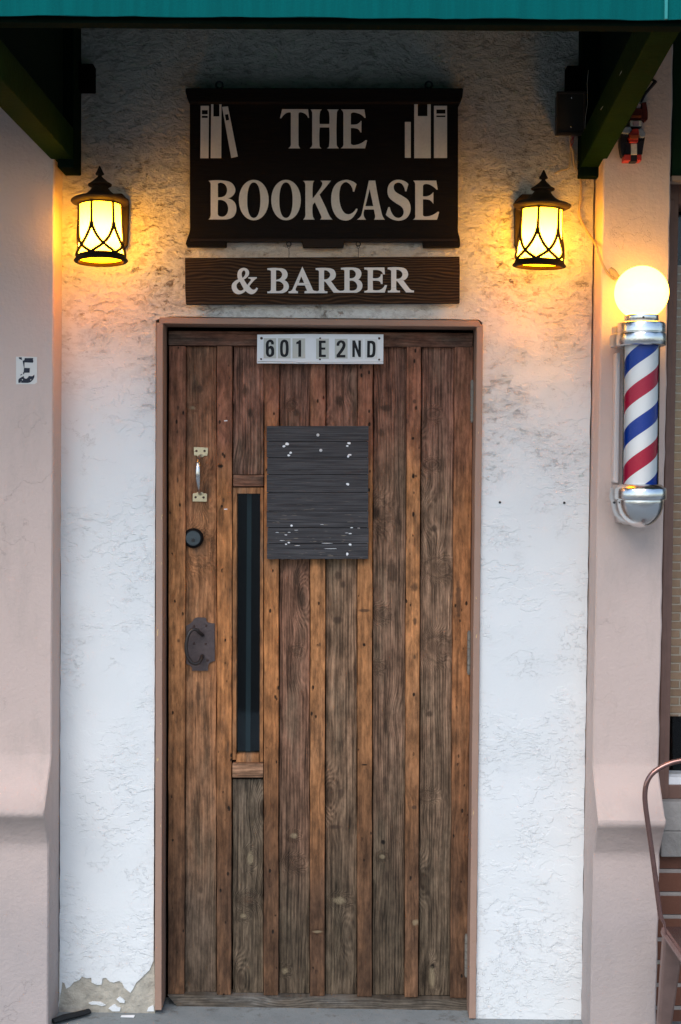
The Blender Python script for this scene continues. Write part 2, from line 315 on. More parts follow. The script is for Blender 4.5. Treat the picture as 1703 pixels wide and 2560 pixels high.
# ------------------------------------------------------------------ mesh helpers
class MB:
    def __init__(s): s.v = []; s.f = []
    def add(s, vs, fs):
        k = len(s.v); s.v += [Vector(q) for q in vs]; s.f += [tuple(i + k for i in f) for f in fs]
    def box(s, x0, x1, y0, y1, z0, z1):
        s.add([(x0, y0, z0), (x1, y0, z0), (x1, y1, z0), (x0, y1, z0), (x0, y0, z1), (x1, y0, z1), (x1, y1, z1), (x0, y1, z1)],
              [(0, 3, 2, 1), (4, 5, 6, 7), (0, 1, 5, 4), (1, 2, 6, 5), (2, 3, 7, 6), (3, 0, 4, 7)]); return s
    def hexa(s, a, b):
        """two quads of 4 points, joined"""
        s.add(list(a) + list(b), [(0, 1, 2, 3), (7, 6, 5, 4), (0, 4, 5, 1), (1, 5, 6, 2), (2, 6, 7, 3), (3, 7, 4, 0)]); return s
    def loops(s, loops, y0, y1):
        """loops of (x, z) with holes, extruded from y0 (front) to y1"""
        pts = [[Vector((x, 0, z)) for x, z in l] for l in loops]
        flat = [p for l in pts for p in l]; tri = tessellate_polygon([[Vector((p.x, p.z, 0)) for p in l] for l in pts]); n = len(flat)
        vs = [(p.x, y0, p.z) for p in flat] + [(p.x, y1, p.z) for p in flat]
        fs = []
        for a, b, c in tri:
            ab = flat[b] - flat[a]; ac = flat[c] - flat[a]; ccw = ab.x * ac.z - ab.z * ac.x > 0
            q = (a, b, c) if ccw else (a, c, b)
            fs.append(q); fs.append(tuple(i + n for i in reversed(q)))
        k = 0
        for li, l in enumerate(pts):
            m = len(l); area = sum(l[i].x * l[(i + 1) % m].z - l[(i + 1) % m].x * l[i].z for i in range(m))
            cc = (area > 0) != (li > 0)
            for i in range(m):
                a, b = k + i, k + (i + 1) % m
                fs.append((a, a + n, b + n, b) if cc else (a, b, b + n, a + n))
            k += m
        s.add(vs, fs); return s
    def px(s, loops, y0, y1):
        if not isinstance(loops[0][0], (tuple, list)): loops = [loops]
        return s.loops([[(lambda q: (q.x, q.z))(P(p[0], p[1], y0)) for p in l] for l in loops], y0, y1)
    def tube(s, path, r, seg=10, cap=True, flat=1.0, up=(0, 0, 1)):
        path = [Vector(p) for p in path]; n = len(path); rs = r if isinstance(r, (list, tuple)) else [r] * n
        base = len(s.v); prev = None
        for i, p in enumerate(path):
            d = (path[min(i + 1, n - 1)] - path[max(i - 1, 0)]).normalized()
            if prev is None:
                u = Vector(up); a = d.cross(u)
                if a.length < 1e-3: a = d.cross(Vector((1, 0, 0)))
                a.normalize()
            else: a = (prev - d * prev.dot(d)).normalized()
            prev = a; b = d.cross(a)
            for k in range(seg):
                w = 2 * math.pi * k / seg; s.v.append(p + (a * math.cos(w) + b * math.sin(w) * flat) * rs[i])
        for i in range(n - 1):
            for k in range(seg):
                q = (k + 1) % seg; s.f.append((base + i * seg + k, base + i * seg + q, base + (i + 1) * seg + q, base + (i + 1) * seg + k))
        if cap:
            s.f.append(tuple(base + k for k in reversed(range(seg)))); s.f.append(tuple(base + (n - 1) * seg + k for k in range(seg)))
        return s
    def lathe(s, prof, c=(0, 0, 0), seg=40, a0=0., a1=2 * math.pi, axis='Z'):
        c = Vector(c); full = abs(a1 - a0 - 2 * math.pi) < 1e-6; m = seg if full else seg + 1; base = len(s.v)
        for r, z in prof:
            for k in range(m):
                w = a0 + (a1 - a0) * k / seg
                q = Vector((r * math.cos(w), r * math.sin(w), z))
                if axis == 'Y': q = Vector((q.x, z, -q.y)) if False else Vector((r * math.cos(w), z, r * math.sin(w)))
                s.v.append(c + q)
        for i in range(len(prof) - 1):
            for k in range(seg if full else seg):
                q = (k + 1) % m if full else k + 1
                s.f.append((base + i * m + k, base + i * m + q, base + (i + 1) * m + q, base + (i + 1) * m + k))
        return s
    def build(s, name, mat, parent=None, smooth=False, bevel=0., seg=2, label=None):
        me = bpy.data.meshes.new(name); off = ORIGIN.get(parent.name, Vector()) if parent else Vector()
        me.from_pydata([v - off for v in s.v], [], s.f); me.materials.append(mat); me.update()
        import bmesh
        bm = bmesh.new(); bm.from_mesh(me)
        bmesh.ops.remove_doubles(bm, verts=bm.verts, dist=1e-6); bmesh.ops.recalc_face_normals(bm, faces=bm.faces)
        bm.to_mesh(me); bm.free()
        o = bpy.data.objects.new(name, me); COL.objects.link(o)
        if parent:
            o.parent = parent; ORIGIN[o.name] = off
        if smooth:
            for p in me.polygons: p.use_smooth = True
            try: me.set_sharp_from_angle(angle=math.radians(38))
            except Exception: pass
        if bevel:
            b = o.modifiers.new('bevel', 'BEVEL'); b.width = bevel; b.segments = seg; b.limit_method = 'ANGLE'; b.angle_limit = math.radians(40)
        if label: o['label'] = label
        return o
ORIGIN = {}
def thing(name, loc, label, cat, group=None):
    o = bpy.data.objects.new(name, None); COL.objects.link(o); o.location = loc; o.empty_display_size = .05
    o['label'] = label; o['category'] = cat
    if group: o['group'] = group
    ORIGIN[o.name] = Vector(loc); return o
def tag(o, label, cat, group=None, kind=None):
    if label: o['label'] = label
    if cat: o['category'] = cat
    if group: o['group'] = group
    if kind: o['kind'] = kind
    return o
def jag(a, b, n, amp, rnd=random):
    """n points from pixel a towards pixel b with a ragged offset across the line"""
    out = []; d = Vector((b[0] - a[0], b[1] - a[1])); w = Vector((-d.y, d.x)).normalized()
    for i in range(n):
        k = rnd.uniform(-amp, amp) if i else 0; q = Vector(a) + d * (i / n) + w * k; out.append((q.x, q.y))
    return out
def curve(pts, sub=6):
    """closed outline; points with a third value are smooth, the others are corners"""
    n = len(pts); V = [Vector(p[:2]) for p in pts]; S = [len(p) > 2 for p in pts]; out = []
    for i in range(n):
        j = (i + 1) % n; a, b = V[i], V[j]; out.append((a.x, a.y))
        if not (S[i] or S[j]): continue
        ch = (b - a).length
        def tan(k, o):
            if not S[k]: return None
            q = V[(k + 1) % n] - V[k - 1]; return q.normalized() * ch
        ta, tb = tan(i, 1), tan(j, -1)
        if ta is None: ta = (b - a) * 2 - tb if tb is not None else b - a
        if tb is None: tb = (b - a) * 2 - ta
        for k in range(1, sub):
            u = k / sub; h = a * (2*u**3 - 3*u*u + 1) + ta * (u**3 - 2*u*u + u) + b * (-2*u**3 + 3*u*u) + tb * (u**3 - u*u); out.append((h.x, h.y))
    return out
def ell(cx, cy, rx, ry, n=32, p=2.0):
    o = []
    for k in range(n):
        w = 2 * math.pi * k / n; c, s = math.cos(w), math.sin(w)
        o.append((cx + rx * math.copysign(abs(c) ** (2 / p), c), cy + ry * math.copysign(abs(s) ** (2 / p), s)))
    return o
def tr(l, ox, oy, k): return [(ox + x / k, oy + y / k) for x, y in l]

# ------------------------------------------------------------------ ground
gl = P(150, 2531, 0).z; gr_ = P(1450, 2550, 0).z; xl = P(150, 2531, 0).x; xr = P(1450, 2550, 0).x
SL = (gr_ - gl) / (xr - xl)
def gz(x): return gl + (x - xl) * SL if abs(x) < 3 else gl + (math.copysign(3, x) - xl) * SL
b = MB(); xs = [-30, -3, 3, 30]
for i in range(3):
    a0, a1 = xs[i], xs[i + 1]; b.hexa([(a0, -5.2, gz(a0)), (a1, -5.2, gz(a1)), (a1, .6, gz(a1)), (a0, .6, gz(a0))], [(a0, -5.2, gz(a0) - .2), (a1, -5.2, gz(a1) - .2), (a1, .6, gz(a1) - .2), (a0, .6, gz(a0) - .2)])
tag(b.build('pavement', M['concrete']), None, None, kind='structure')
b = MB(); b.box(-30, 30, -5.36, -5.2, -.35, gz(0) - .02); tag(b.build('kerb', M['concrete_sill']), None, None, kind='structure')
b = MB(); b.add([(-400, -600, -.17), (400, -600, -.17), (400, 300, -.17), (-400, 300, -.17)], [(0, 1, 2, 3)])
tag(b.build('ground', M['asphalt']), None, None, kind='structure')

# ------------------------------------------------------------------ white stuccoed wall round the door
RW = thing('stucco_wall', (0, 0, 0), 'rough white stuccoed wall recessed around the wooden door, grimy and cracked near the top', 'wall')
OP = dict(l=389, r=1208, ltop=791, rtop=801)
r2 = random.Random(3)
front = jag((149, 2500), (156, -150), 90, .9, r2) + [(156, -150), (1494, -150)] + jag((1494, -150), (1453, 2549), 90, 1.0, r2) + [(1453, 2549), (1190, 2549)]
front += jag((1190, 2549), (1207, 830), 70, .9, r2) + [(1206, 806), (1198, 799)] + jag((1198, 799), (392, 791), 24, .7, r2) + [(390, 800)] + jag((390, 800), (384, 2400), 60, .5, r2)
Z6 = [(1160, 1880), (1130, 1950), (1080, 2000), (1030, 2045), (1008, 2090), (985, 2122), (940, 2085), (925, 2050), (900, 2032), (860, 2045), (830, 2038), (800, 2008), (775, 2012), (768, 2060), (735, 2062), (692, 2045), (690, 2008), (655, 2012), (620, 2000), (600, 2026), (560, 2040), (530, 2075), (500, 2092), (488, 2050), (470, 2042), (462, 2110), (445, 2190), (432, 2280)]
front += [(x / 3.022, 1780 + y / 3.022) for x, y in Z6]
b = MB(); b.px([front], 0, .30)
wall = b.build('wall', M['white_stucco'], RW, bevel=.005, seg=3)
bare = [(143, 2536)] + jag((143, 2536), (388, 2533), 20, 2.0, r2) + [(388, 2533), (386, 2380), (146, 2380)]
b = MB(); b.px([bare], .004, .28); b.build('bare_plaster', M['tan_plaster'], RW, label='patch of bare tan plaster where the white paint has flaked off at the foot of the wall')
b = MB()
for l in ([(880, 2170), (905, 2150), (925, 2165), (945, 2185), (940, 2200), (905, 2195)], [(850, 2215), (870, 2210), (885, 2228), (912, 2235), (905, 2262), (850, 2262), (820, 2240)], [(668, 2200), (700, 2188), (760, 2192), (800, 2215), (770, 2222), (730, 2210), (690, 2212)], [(1120, 2235), (1160, 2215), (1165, 2262), (1110, 2262)]):
    b.px([[(x / 3.022, 1780 + y / 3.022) for x, y in l]], -.0005, .01)
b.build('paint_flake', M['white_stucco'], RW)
for px_, py_ in ((1250, 1256), (1411, 1257)):
    c = P(px_, py_, -.001); b = MB(); b.lathe([(.0, -.0015), (.0035, -.0015), (.0045, .004)], c, 14, axis='Y'); b.build('screw_hole', M['black_metal'], RW)

# ------------------------------------------------------------------ pink pilasters
def pilaster(label, xi, xo, side):
    """xi: pixel x of the inner face corner with the wall at (y500, y2500) ; xo: world x of the outer side"""
    T = thing('pilaster', (0, 0, 0), label, 'pilaster', 'pink pilasters beside the door')
    T.location = (P(xi[0], 1200, -.1).x, -.1, 0); ORIGIN[T.name] = Vector(T.location)
    zt = P(0 if side < 0 else 1600, 1893 if side < 0 else 1920, -.12).z; zl0 = P(50 if side < 0 else 1550, 2022 if side < 0 else 2048, -.19).z
    zl1 = P(50 if side < 0 else 1550, 2042 if side < 0 else 2066, -.19).z; zu = P(50 if side < 0 else 1550, 2108 if side < 0 else 2130, -.15).z
    zbot = -.1
    prof = [(-.118, 3.7), (-.118, zt + .015), (-.121, zt), (-.214, zl0 + .012), (-.222, zl0 + .004), (-.222, zl0 - .004), (-.219, zl1 + .006), (-.208, zl1 - .002), (-.158, zu + .006), (-.153, zu - .006), (-.152, zu - .03), (-.156, zbot)]
    top = P(xi[0], 500, 0); bot = P(xi[1], 2500, 0)
    def xin(z): return top.x + (bot.x - top.x) * (z - top.z) / (bot.z - top.z)
    def xout(z):
        if side < 0: return xo[0]
        a = P(xo[0], 500, -.118); c = P(xo[1], 2500, -.16); return a.x + (c.x - a.x) * (z - a.z) / (c.z - a.z)
    pts = [prof[0]]
    for (ya, za), (yb, zb) in zip(prof, prof[1:]):
        k = max(1, int(abs(za - zb) / .05)); pts += [(ya + (yb - ya) * i / k, za + (zb - za) * i / k) for i in range(1, k + 1)]
    b = MB(); rr = random.Random(5); n = len(pts)
    for y, z in pts:
        xa, xb = xin(z) + .0, xout(z) + (rr.uniform(-.0016, .0016) if side > 0 else 0)
        y += .0016 * math.sin(z * 9 + 1) + rr.uniform(-.0006, .0006)
        b.v += [Vector((xa, .2, z)), Vector((xa, y + .004, z)), Vector((xa + .004 * side, y, z)), Vector((xb - .004 * side, y, z)), Vector((xb, y + .004, z)), Vector((xb, .2, z))]
    for i in range(n - 1):
        for k in range(5): b.f.append((i * 6 + k, i * 6 + k + 1, (i + 1) * 6 + k + 1, (i + 1) * 6 + k))
    b.f.append(tuple(range(6)))
    b.build('shaft', M['pink'], T, smooth=True)
    return T
pilaster('pink rendered pilaster left of the door, with the worn letter tile on it', (156, 146), (-2.2,), -1)
pilaster('pink rendered pilaster right of the door, behind the barber pole', (1489, 1454), (1676, 1643), 1)

# ------------------------------------------------------------------ the door
LF = .075; BT = .075; BD = .092         # front of frame rails, battens, boards
D = thing('wooden_door', (P(800, 2500, .1).x, .1, gz(0)), 'rustic board and batten wooden door, orange battens over weathered brown boards, in a brown painted frame', 'door')
# frame: jambs and head are thin boards seen edge-on, running back into the opening
b = MB(); q = [P(391, 800, -.012), P(408, 800, -.012), P(404, 2527, -.012), P(387, 2527, -.012)]
n = 30; rr = random.Random(11)
def strip(b, l0, l1, r0, r1, yf, yb, n=24, amp=.5, rnd=rr):
    """upright board: left edge pixels l0 (top) to l1, right edge r0 to r1, with slightly ragged edges"""
    L_ = [(l0[0] + (l1[0] - l0[0]) * i / n + (rnd.uniform(-amp, amp) if 0 < i < n else 0), l0[1] + (l1[1] - l0[1]) * i / n) for i in range(n + 1)]
    R_ = [(r0[0] + (r1[0] - r0[0]) * i / n + (rnd.uniform(-amp, amp) if 0 < i < n else 0), r0[1] + (r1[1] - r0[1]) * i / n) for i in range(n + 1)]
    b.px([L_ + R_[::-1]], yf, yb); return b
strip(b, (391, 806), (387, 2526), (408, 806), (404, 2526), -.014, .10, amp=.35).build('jamb', M['jamb_paint'], D, bevel=.002)
b = MB(); strip(b, (1192, 812), (1173, 2547), (1208, 812), (1190, 2547), -.014, .10, amp=.35).build('jamb', M['jamb_paint'], D, bevel=.002)
b = MB(); b.px([[(399, 793), (1196, 801), (1201, 808), (1203, 817), (398, 808.5)]], -.016, .10); b.build('head', M['frame_paint'], D, bevel=.002)
# black sheet behind the leaf, coloured for the shade in the gaps
b = MB(); b.px([[(392, 800), (1200, 808), (1186, 2556), (388, 2540)]], .135, .15); b.build('backing', M['black_gap'], D)

OR_T, OR_M, OR_L = (.27, .115, .070), (.42, .185, .073), (.098, .052, .030)
BR_T, BR_M, BR_L = (.225, .105, .070), (.24, .135, .080), (.098, .070, .046)
def W_(kind, i, **kw):
    r = random.Random(i * 13 + 5); f = r.uniform(.85, 1.15); mul = lambda c, f=f: tuple(min(1, x * f) for x in c)
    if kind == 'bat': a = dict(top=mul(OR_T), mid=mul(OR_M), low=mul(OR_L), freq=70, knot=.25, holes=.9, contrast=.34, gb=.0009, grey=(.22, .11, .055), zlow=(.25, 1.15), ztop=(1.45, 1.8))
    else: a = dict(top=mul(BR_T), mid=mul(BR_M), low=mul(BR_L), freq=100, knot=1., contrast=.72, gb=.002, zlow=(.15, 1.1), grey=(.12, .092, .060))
    a.update(kw); return wood(kind + '_wood_%d' % i, seed=i * 1.73 + .31, **a)
MARKS = {0: [(500, 1372, 24, 34, 'k'), (500, 972, 9, 12, 'd'), (495, 1735, 7, 34, 'd'), (502, 2225, 7, 12, 'd'), (480, 1020, 9, 6, 'p')], 20: [(625, 1032, 9, 12, 'd'), (612, 975, 6, 20, 'd')], 21: [(626, 2146, 9, 18, 'p'), (620, 2250, 18, 12, 'k'), (608, 2290, 10, 8, 'p')],
    2: [(728, 1012, 8, 8, 'k'), (741, 1032, 9, 12, 'd'), (742, 1440, 12, 30, 'd'), (740, 1627, 10, 9, 'k'), (738, 2158, 16, 13, 'k'), (735, 2090, 10, 8, 'p'), (712, 2428, 9, 9, 'p')],
    3: [(847, 1002, 12, 16, 'd'), (846, 1440, 10, 14, 'd'), (858, 1462, 8, 10, 'd'), (845, 1550, 12, 12, 'd'), (852, 1985, 10, 14, 'd'), (850, 2252, 18, 10, 'p'), (838, 2068, 18, 7, 'd')],
    4: [(965, 1020, 17, 10, 'd'), (953, 1082, 9, 12, 'd'), (940, 1282, 12, 16, 'b'), (943, 1282, 24, 28, 'k'), (950, 1535, 16, 14, 'k'), (941, 1668, 12, 10, 'k'), (964, 1818, 6, 22, 'd'), (962, 1952, 7, 14, 'd'), (958, 2106, 7, 7, 'b'), (955, 2142, 8, 7, 'p'), (980, 1430, 14, 40, 'd')],
    5: [(1082, 1036, 13, 11, 'k'), (1080, 1162, 12, 10, 'k'), (1086, 1320, 8, 12, 'd'), (1095, 1420, 24, 18, 'k'), (1093, 1622, 25, 24, 'k'), (1074, 1785, 9, 9, 'd'), (1068, 1990, 18, 10, 'k'), (1082, 2416, 6, 7, 'b'), (1080, 2445, 9, 28, 'p')]}
BMARKS = {0: [(447, 1020, 4, 6, 'd'), (445, 1080, 3, 5, 'd'), (446, 1200, 3, 9, 'd'), (448, 1600, 5, 6, 'd')], 1: [(553, 1165, 8, 5, 'b'), (560, 1250, 4, 6, 'd')], 3: [(795, 2325, 15, 4, 'p'), (800, 1610, 3, 6, 'd')], 4: [(911, 1909, 8, 2.5, 'b'), (912, 1525, 18, 5, 'd'), (910, 1610, 4, 5, 'b'), (908, 1300, 3, 5, 'd')],
    5: [(1036, 1004, 6, 7, 'd'), (1032, 1096, 4, 5, 'b'), (1033, 1190, 4, 7, 'b'), (1034, 1232, 3, 4, 'd'), (1033, 1286, 4, 8, 'b'), (1035, 1466, 10, 13, 'd'), (1037, 1552, 5, 10, 'd'), (1036, 1640, 4, 8, 'd'), (1034, 1734, 4, 6, 'b'), (1034, 2015, 8, 6, 'd'), (1038, 2302, 10, 9, 'p')], 6: [(1145, 1500, 9, 60, 'd')]}
k_ = 1.0861
TY, BY = 864, 2478
bats = [((389, 427.5), (387, 424.5)), ((500, 534.5), (499, 532)), ((608.5, 642.5), (607, 640.5)), ((715, 749.5), (713.5, 747.5)), ((823.5, 858), (822.5, 856)), ((937, 969), (931.5, 962.5)), ((1047.5, 1090), (1036.5, 1074))]
for i, ((a, b_), (c, d_)) in enumerate(bats):
    lowy = 2486 + i * 1.6; kw = {}
    if i == 6: kw = dict(mid=(.36, .15, .06))
    if i in (1, 2): kw = dict(mid=(.40, .165, .06))
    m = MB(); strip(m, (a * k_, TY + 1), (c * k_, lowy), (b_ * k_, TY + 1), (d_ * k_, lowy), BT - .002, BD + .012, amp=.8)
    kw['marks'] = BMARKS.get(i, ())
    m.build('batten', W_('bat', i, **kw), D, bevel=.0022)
boards = [((429.5, 499), (426, 498)), ((537, 608), None), ((644.5, 714), (642.5, 712.5)), ((751.5, 822.5), (749.5, 821)), ((860, 936), (858, 930.5)), ((971, 1046.5), (964.5, 1035))]
def bquad(i, y0, y1, tl, tr_, bl, br, kw):
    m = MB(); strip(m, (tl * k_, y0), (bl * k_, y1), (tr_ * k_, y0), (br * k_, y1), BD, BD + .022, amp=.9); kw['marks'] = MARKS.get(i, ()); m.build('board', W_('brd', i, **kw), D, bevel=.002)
for i, (t_, bb) in enumerate(boards):
    lowy = 2480 + i * 1.8
    if i == 1:
        bquad(20, TY + 2, 1186, 538.5, 607.5, 536, 607, dict(mid=(.17, .10, .07), knot=.5)); bquad(21, 1948, lowy, 536, 606, 536, 606, dict(mid=(.16, .12, .085))); continue
    kw = [dict(mid=(.38, .17, .075), top=(.25, .115, .065), low=(.13, .09, .062), knot=.9, contrast=.45), None, dict(mid=(.235, .118, .073)), dict(mid=(.245, .143, .085)), dict(mid=(.205, .118, .074), freq=120), dict(mid=(.25, .15, .094), freq=120, contrast=.7)][i]
    bquad(i, TY + 2, lowy, t_[0], t_[1], bb[0], bb[1], kw)
m = MB(); m.px([[(421.5, 827), (1184, 832), (1182, 868), (421, 863)]], LF - .006, BD + .02); m.build('top_rail', W_('rail', 30, top=(.20, .085, .052), mid=(.2, .1, .06), low=(.1, .06, .04), horiz=True, knot=.4) if False else wood('top_rail_wood', (.15, .066, .042), (.15, .066, .042), (.15, .066, .042), seed=4.2, horiz=True, knot=.5, contrast=.4), D, bevel=.0025)
bl = [(419, 2519), (419, 2485), (1169, 2496), (1168, 2531)]
m = MB(); m.px([[(419, 2488), (1169.5, 2500)] + jag((1168.5, 2529), (419, 2515.5), 30, 1.2, rr)], LF - .012, BD + .03)
m.build('bottom_rail', wood('bottom_rail_wood', (.10, .08, .06), (.10, .08, .06), (.105, .085, .065), seed=9.1, horiz=True, knot=.3, contrast=.5, grey=(.16, .155, .145)), D, bevel=.003)
# glazed slot
WIN = MB(); 
WIN.px([[(582, 1219), (592.5, 1219), (590, 1900), (581, 1900)]], .080, .13)
WIN.px([[(651, 1219), (659, 1219), (658, 1905), (649, 1905)]], .080, .13)
WIN.px([[(592.5, 1219), (651, 1219), (651, 1234), (592.5, 1234)]], .082, .13)
WIN.px([[(590, 1886), (648.5, 1886), (648.5, 1906), (590, 1906)]], .086, .13)
win = WIN.build('window', wood('stop_wood', (.30, .13, .065), (.34, .15, .06), (.2, .11, .07), seed=2.9, freq=60, knot=.1, contrast=.35), D, bevel=.0015)
m = MB(); m.px([[(590, 1232), (653, 1232), (651, 1890), (588, 1890)]], .112, .115); m.build('pane', M['glass'], win)
m = MB(); m.px([[(618, 1235), (629, 1235), (626, 1888), (614, 1888)]], .1225, .1265); m.build('curtain_edge', simple('grey_blue_curtain', (.05, .072, .08), .8), win)
m = MB(); m.px([[(583, 1187), (659, 1187), (659, 1216), (583, 1216)]], .076, .115); m.build('block', wood('upper_block', (.19, .09, .055), (.19, .09, .055), (.17, .09, .06), seed=6.4, horiz=True, knot=.2, contrast=.5), D, bevel=.002)
m = MB(); m.px([[(581, 1909), (658, 1909), (658, 1944), (581, 1944)]], .070, .115); m.build('block', wood('lower_block', (.20, .11, .07), (.24, .13, .075), (.24, .13, .075), seed=8.4, horiz=True, knot=.9, contrast=.6), D, bevel=.002)
# hinges
for (x, y0, y1) in ((1181.5, 953, 1053), (1173.5, 1580, 1683), (1167, 2338, 2439)):
    b = MB(); p0, p1 = P(x, y0, .07), P(x - .8, y1, .07)
    for k in range(5):
        a = p0.lerp(p1, k / 5 + .006); c = p0.lerp(p1, (k + 1) / 5 - .006); b.tube([a, c], .0062, 14)
    b.tube([p0 + Vector((0, 0, .004)), p0 - Vector((0, 0, .001))], .0045, 12); b.tube([p1 + Vector((0, 0, .001)), p1 - Vector((0, 0, .004))], .0045, 12)
    h = b.build('hinge', M['hinge'], D, smooth=True)
    b = MB(); b.box(p1.x - .001, p1.x + .010, .071, .0735, p1.z, p0.z); b.build('leaf', M['hinge'], h)
# upper pull handle
Z = lambda x, y, Y: P(430 + x / 3.8, 1080 + y / 3.8, Y)
def zpx(l): return [(430 + x / 3.8, 1080 + y / 3.8) for x, y in l]
path = [Z(272, 215, .086), Z(262, 228, .070), Z(252, 255, .052), Z(247, 300, .043), Z(245, 370, .040), Z(246, 440, .041), Z(250, 500, .047), Z(256, 555, .060), Z(264, 582, .078), Z(268, 590, .086)]
b = MB(); b.tube(path, [.0055, .0050, .0046, .0062, .0078, .0078, .0066, .0050, .0050, .0055], 16, flat=.7)
H = b.build('pull_handle', M['nickel'], D, smooth=True, label='worn silver pull handle on two brass plates')
b = MB(); b.px([zpx([(206, 142), (343, 148), (341, 210), (335, 226), (310, 226), (290, 240), (250, 240), (238, 224), (210, 222)])], .088, .093); b.build('mounting_plate', M['brass'], H, bevel=.0006)
b = MB(); b.px([zpx([(197, 590), (205, 582), (232, 580), (245, 570), (290, 572), (300, 583), (325, 583), (334, 592), (331, 662), (195, 660)])], .087, .093); b.build('mounting_plate', M['brass'], H, bevel=.0006)
for x, y in ((233, 180), (310, 180), (225, 620), (300, 622)):
    b = MB(); c = Z(x, y, .0865); b.lathe([(0, -.0012), (.0022, -.0016), (.0036, -.0004), (.0037, .001)], c, 14, axis='Y'); b.build('screw', M['screw'], H, smooth=True)
# deadbolt
c = Z(205, 1008, .088); b = MB(); b.lathe([(.0308, .004), (.0308, -.004), (.0285, -.010), (.0255, -.013), (.0230, -.0135), (.0222, -.011)], c, 40, axis='Y')
DB = b.build('deadbolt', simple('black_lock_ring', (.006, .006, .007), .45, 0), D, smooth=True)
b = MB(); b.lathe([(0, -.0115), (.0222, -.0112), (.0224, -.009)], c, 36, axis='Y'); b.build('lock_face', M['lock_face'], DB, smooth=True)
b = MB(); b.lathe([(0, -.0145), (.0052, -.0145), (.0056, -.011)], c + Vector((0, 0, -.006)), 20, axis='Y'); b.box(c.x - .0008, c.x + .0008, c.y - .0150, c.y - .0140, c.z - .0098, c.z - .0022); b.build('keyhole', M['black_metal'], DB, smooth=True)
# iron latch plate with a ring handle
pl = curve([(148, 1835), (170, 1822, 1), (195, 1800, 1), (215, 1772, 1), (250, 1762), (300, 1764, 1), (325, 1768), (330, 1795, 1), (350, 1812, 1), (405, 1818), (408, 2175), (375, 2185, 1), (350, 2205, 1), (345, 2268), (190, 2268), (192, 2245, 1), (165, 2215, 1), (135, 2205), (134, 1840)], 4)
b = MB(); b.px([zpx(pl)], .086, .095); LP = b.build('latch_plate', M['rust_iron'], D, bevel=.0008, label='rusty purple-brown iron latch plate with a bent ring handle')
path = [Z(292, 1926, .084), Z(285, 1926, .072), Z(262, 1905, .058), Z(236, 1880, .050), Z(205, 1872, .046), Z(172, 1895, .043), Z(148, 1945, .041), Z(136, 2010, .040), Z(136, 2080, .041), Z(150, 2140, .043), Z(180, 2185, .045), Z(218, 2203, .048), Z(252, 2195, .053), Z(274, 2165, .060), Z(286, 2132, .072), Z(290, 2126, .084)]
b = MB(); b.tube(path, .0056, 14); b.build('ring_handle', simple('dark_iron_ring', (.035, .028, .026), .4, .2, var=.3), LP, smooth=True)
for x, y in ((210, 1845), (325, 1840), (210, 2010), (322, 2014), (340, 2170)):
    b = MB(); b.lathe([(0, -.0022), (.0025, -.0018), (.0038, 0), (.004, .002)], Z(x, y, .086), 14, axis='Y'); b.build('rivet', M['screw'], LP, smooth=True)
for x, y in ((564, 1052), (564, 1273)):
    b = MB(); b.px([[(x - 4, y - 1), (x + 4, y - 1.6), (x + 5, y + .6), (x - 3, y + 1.4)]], .0725, .08); b.build('staple', M['fleck'], D)

# ------------------------------------------------------------------ grey plank panel on the door
PN = thing('plank_panel', P(795, 1397, .06), 'dark grey painted plank panel with white paint flecks, screwed to the middle of the door', 'panel')
ys = [1065, 1103, 1144.5, 1186, 1231.5, 1277.5, 1318.5, 1358.5, 1397]
b = MB(); rr = random.Random(21)
for i in range(8):
    y0, y1 = ys[i] + (.0 if i == 0 else .7), ys[i + 1] - (.7 if i < 7 else 0)
    xl_, xr_ = 667.5 + rr.uniform(-.8, .8), 921.5 + rr.uniform(-.7, .7)
    b.px([[(xl_, y0), (xr_, y0)] + ([(xr_, y1)] if i < 7 else jag((xr_, y1), (xl_, y1 + 1), 20, .8, rr)) + [(xl_, y1)]], .044 + rr.uniform(0, .0012), .066)
b.build('plank', M['grey_plank'], PN, bevel=.0012)
b = MB(); b.px([[(672, 1068), (918, 1068), (918, 1393), (672, 1393)]], .050, .071); b.build('batten', M['black_gap'], PN)
def fleck(x, y, w, h, n=7):
    b = MB(); b.px([[(x + w * math.cos(2 * math.pi * k / n) * rr.uniform(.6, 1.1), y + h * math.sin(2 * math.pi * k / n) * rr.uniform(.6, 1.1)) for k in range(n)]], .0432, .0462); b.build('paint_fleck', M['fleck'], PN)
for x, y, w, h in ((1205, 1178, 20, 17), (1180, 1198, 16, 13), (1238, 1257, 15, 12), (1222, 1279, 15, 10), (1245, 1908, 13, 11), (1225, 1967, 15, 3), (1197, 1990, 15, 4), (1222, 2060, 12, 9), (1198, 2073, 13, 8), (1285, 1948, 22, 2), (1120, 1968, 20, 2), (1160, 2040, 26, 2), (1300, 2085, 34, 2)):
    fleck(380 + x / 3.571, 780 + y / 3.571, w / 3.571, h / 3.571)
for x, y, w, h in ((260, 1168, 17, 12), (242, 1193, 14, 9), (265, 1272, 20, 10), (252, 1286, 12, 12), (246, 1533, 15, 17), (283, 1921, 16, 5), (270, 1975, 15, 6), (240, 1968, 22, 2), (270, 2072, 18, 12), (243, 2158, 13, 16), (100, 2108, 70, 2), (60, 2060, 60, 2), (345, 1925, 16, 2), (20, 1893, 18, 2)):
    fleck(800 + x / 3.5636, 780 + y / 3.5636, w / 3.5636, h / 3.5636)
for x, y in ((795, 1087.5), (802.3, 1126)):
    b = MB(); b.lathe([(0, -.002), (.003, -.0022), (.0046, -.0004), (.0047, .002)], P(x, y, .0435), 16, axis='Y'); b.build('screw', M['white_screw'], PN, smooth=True)

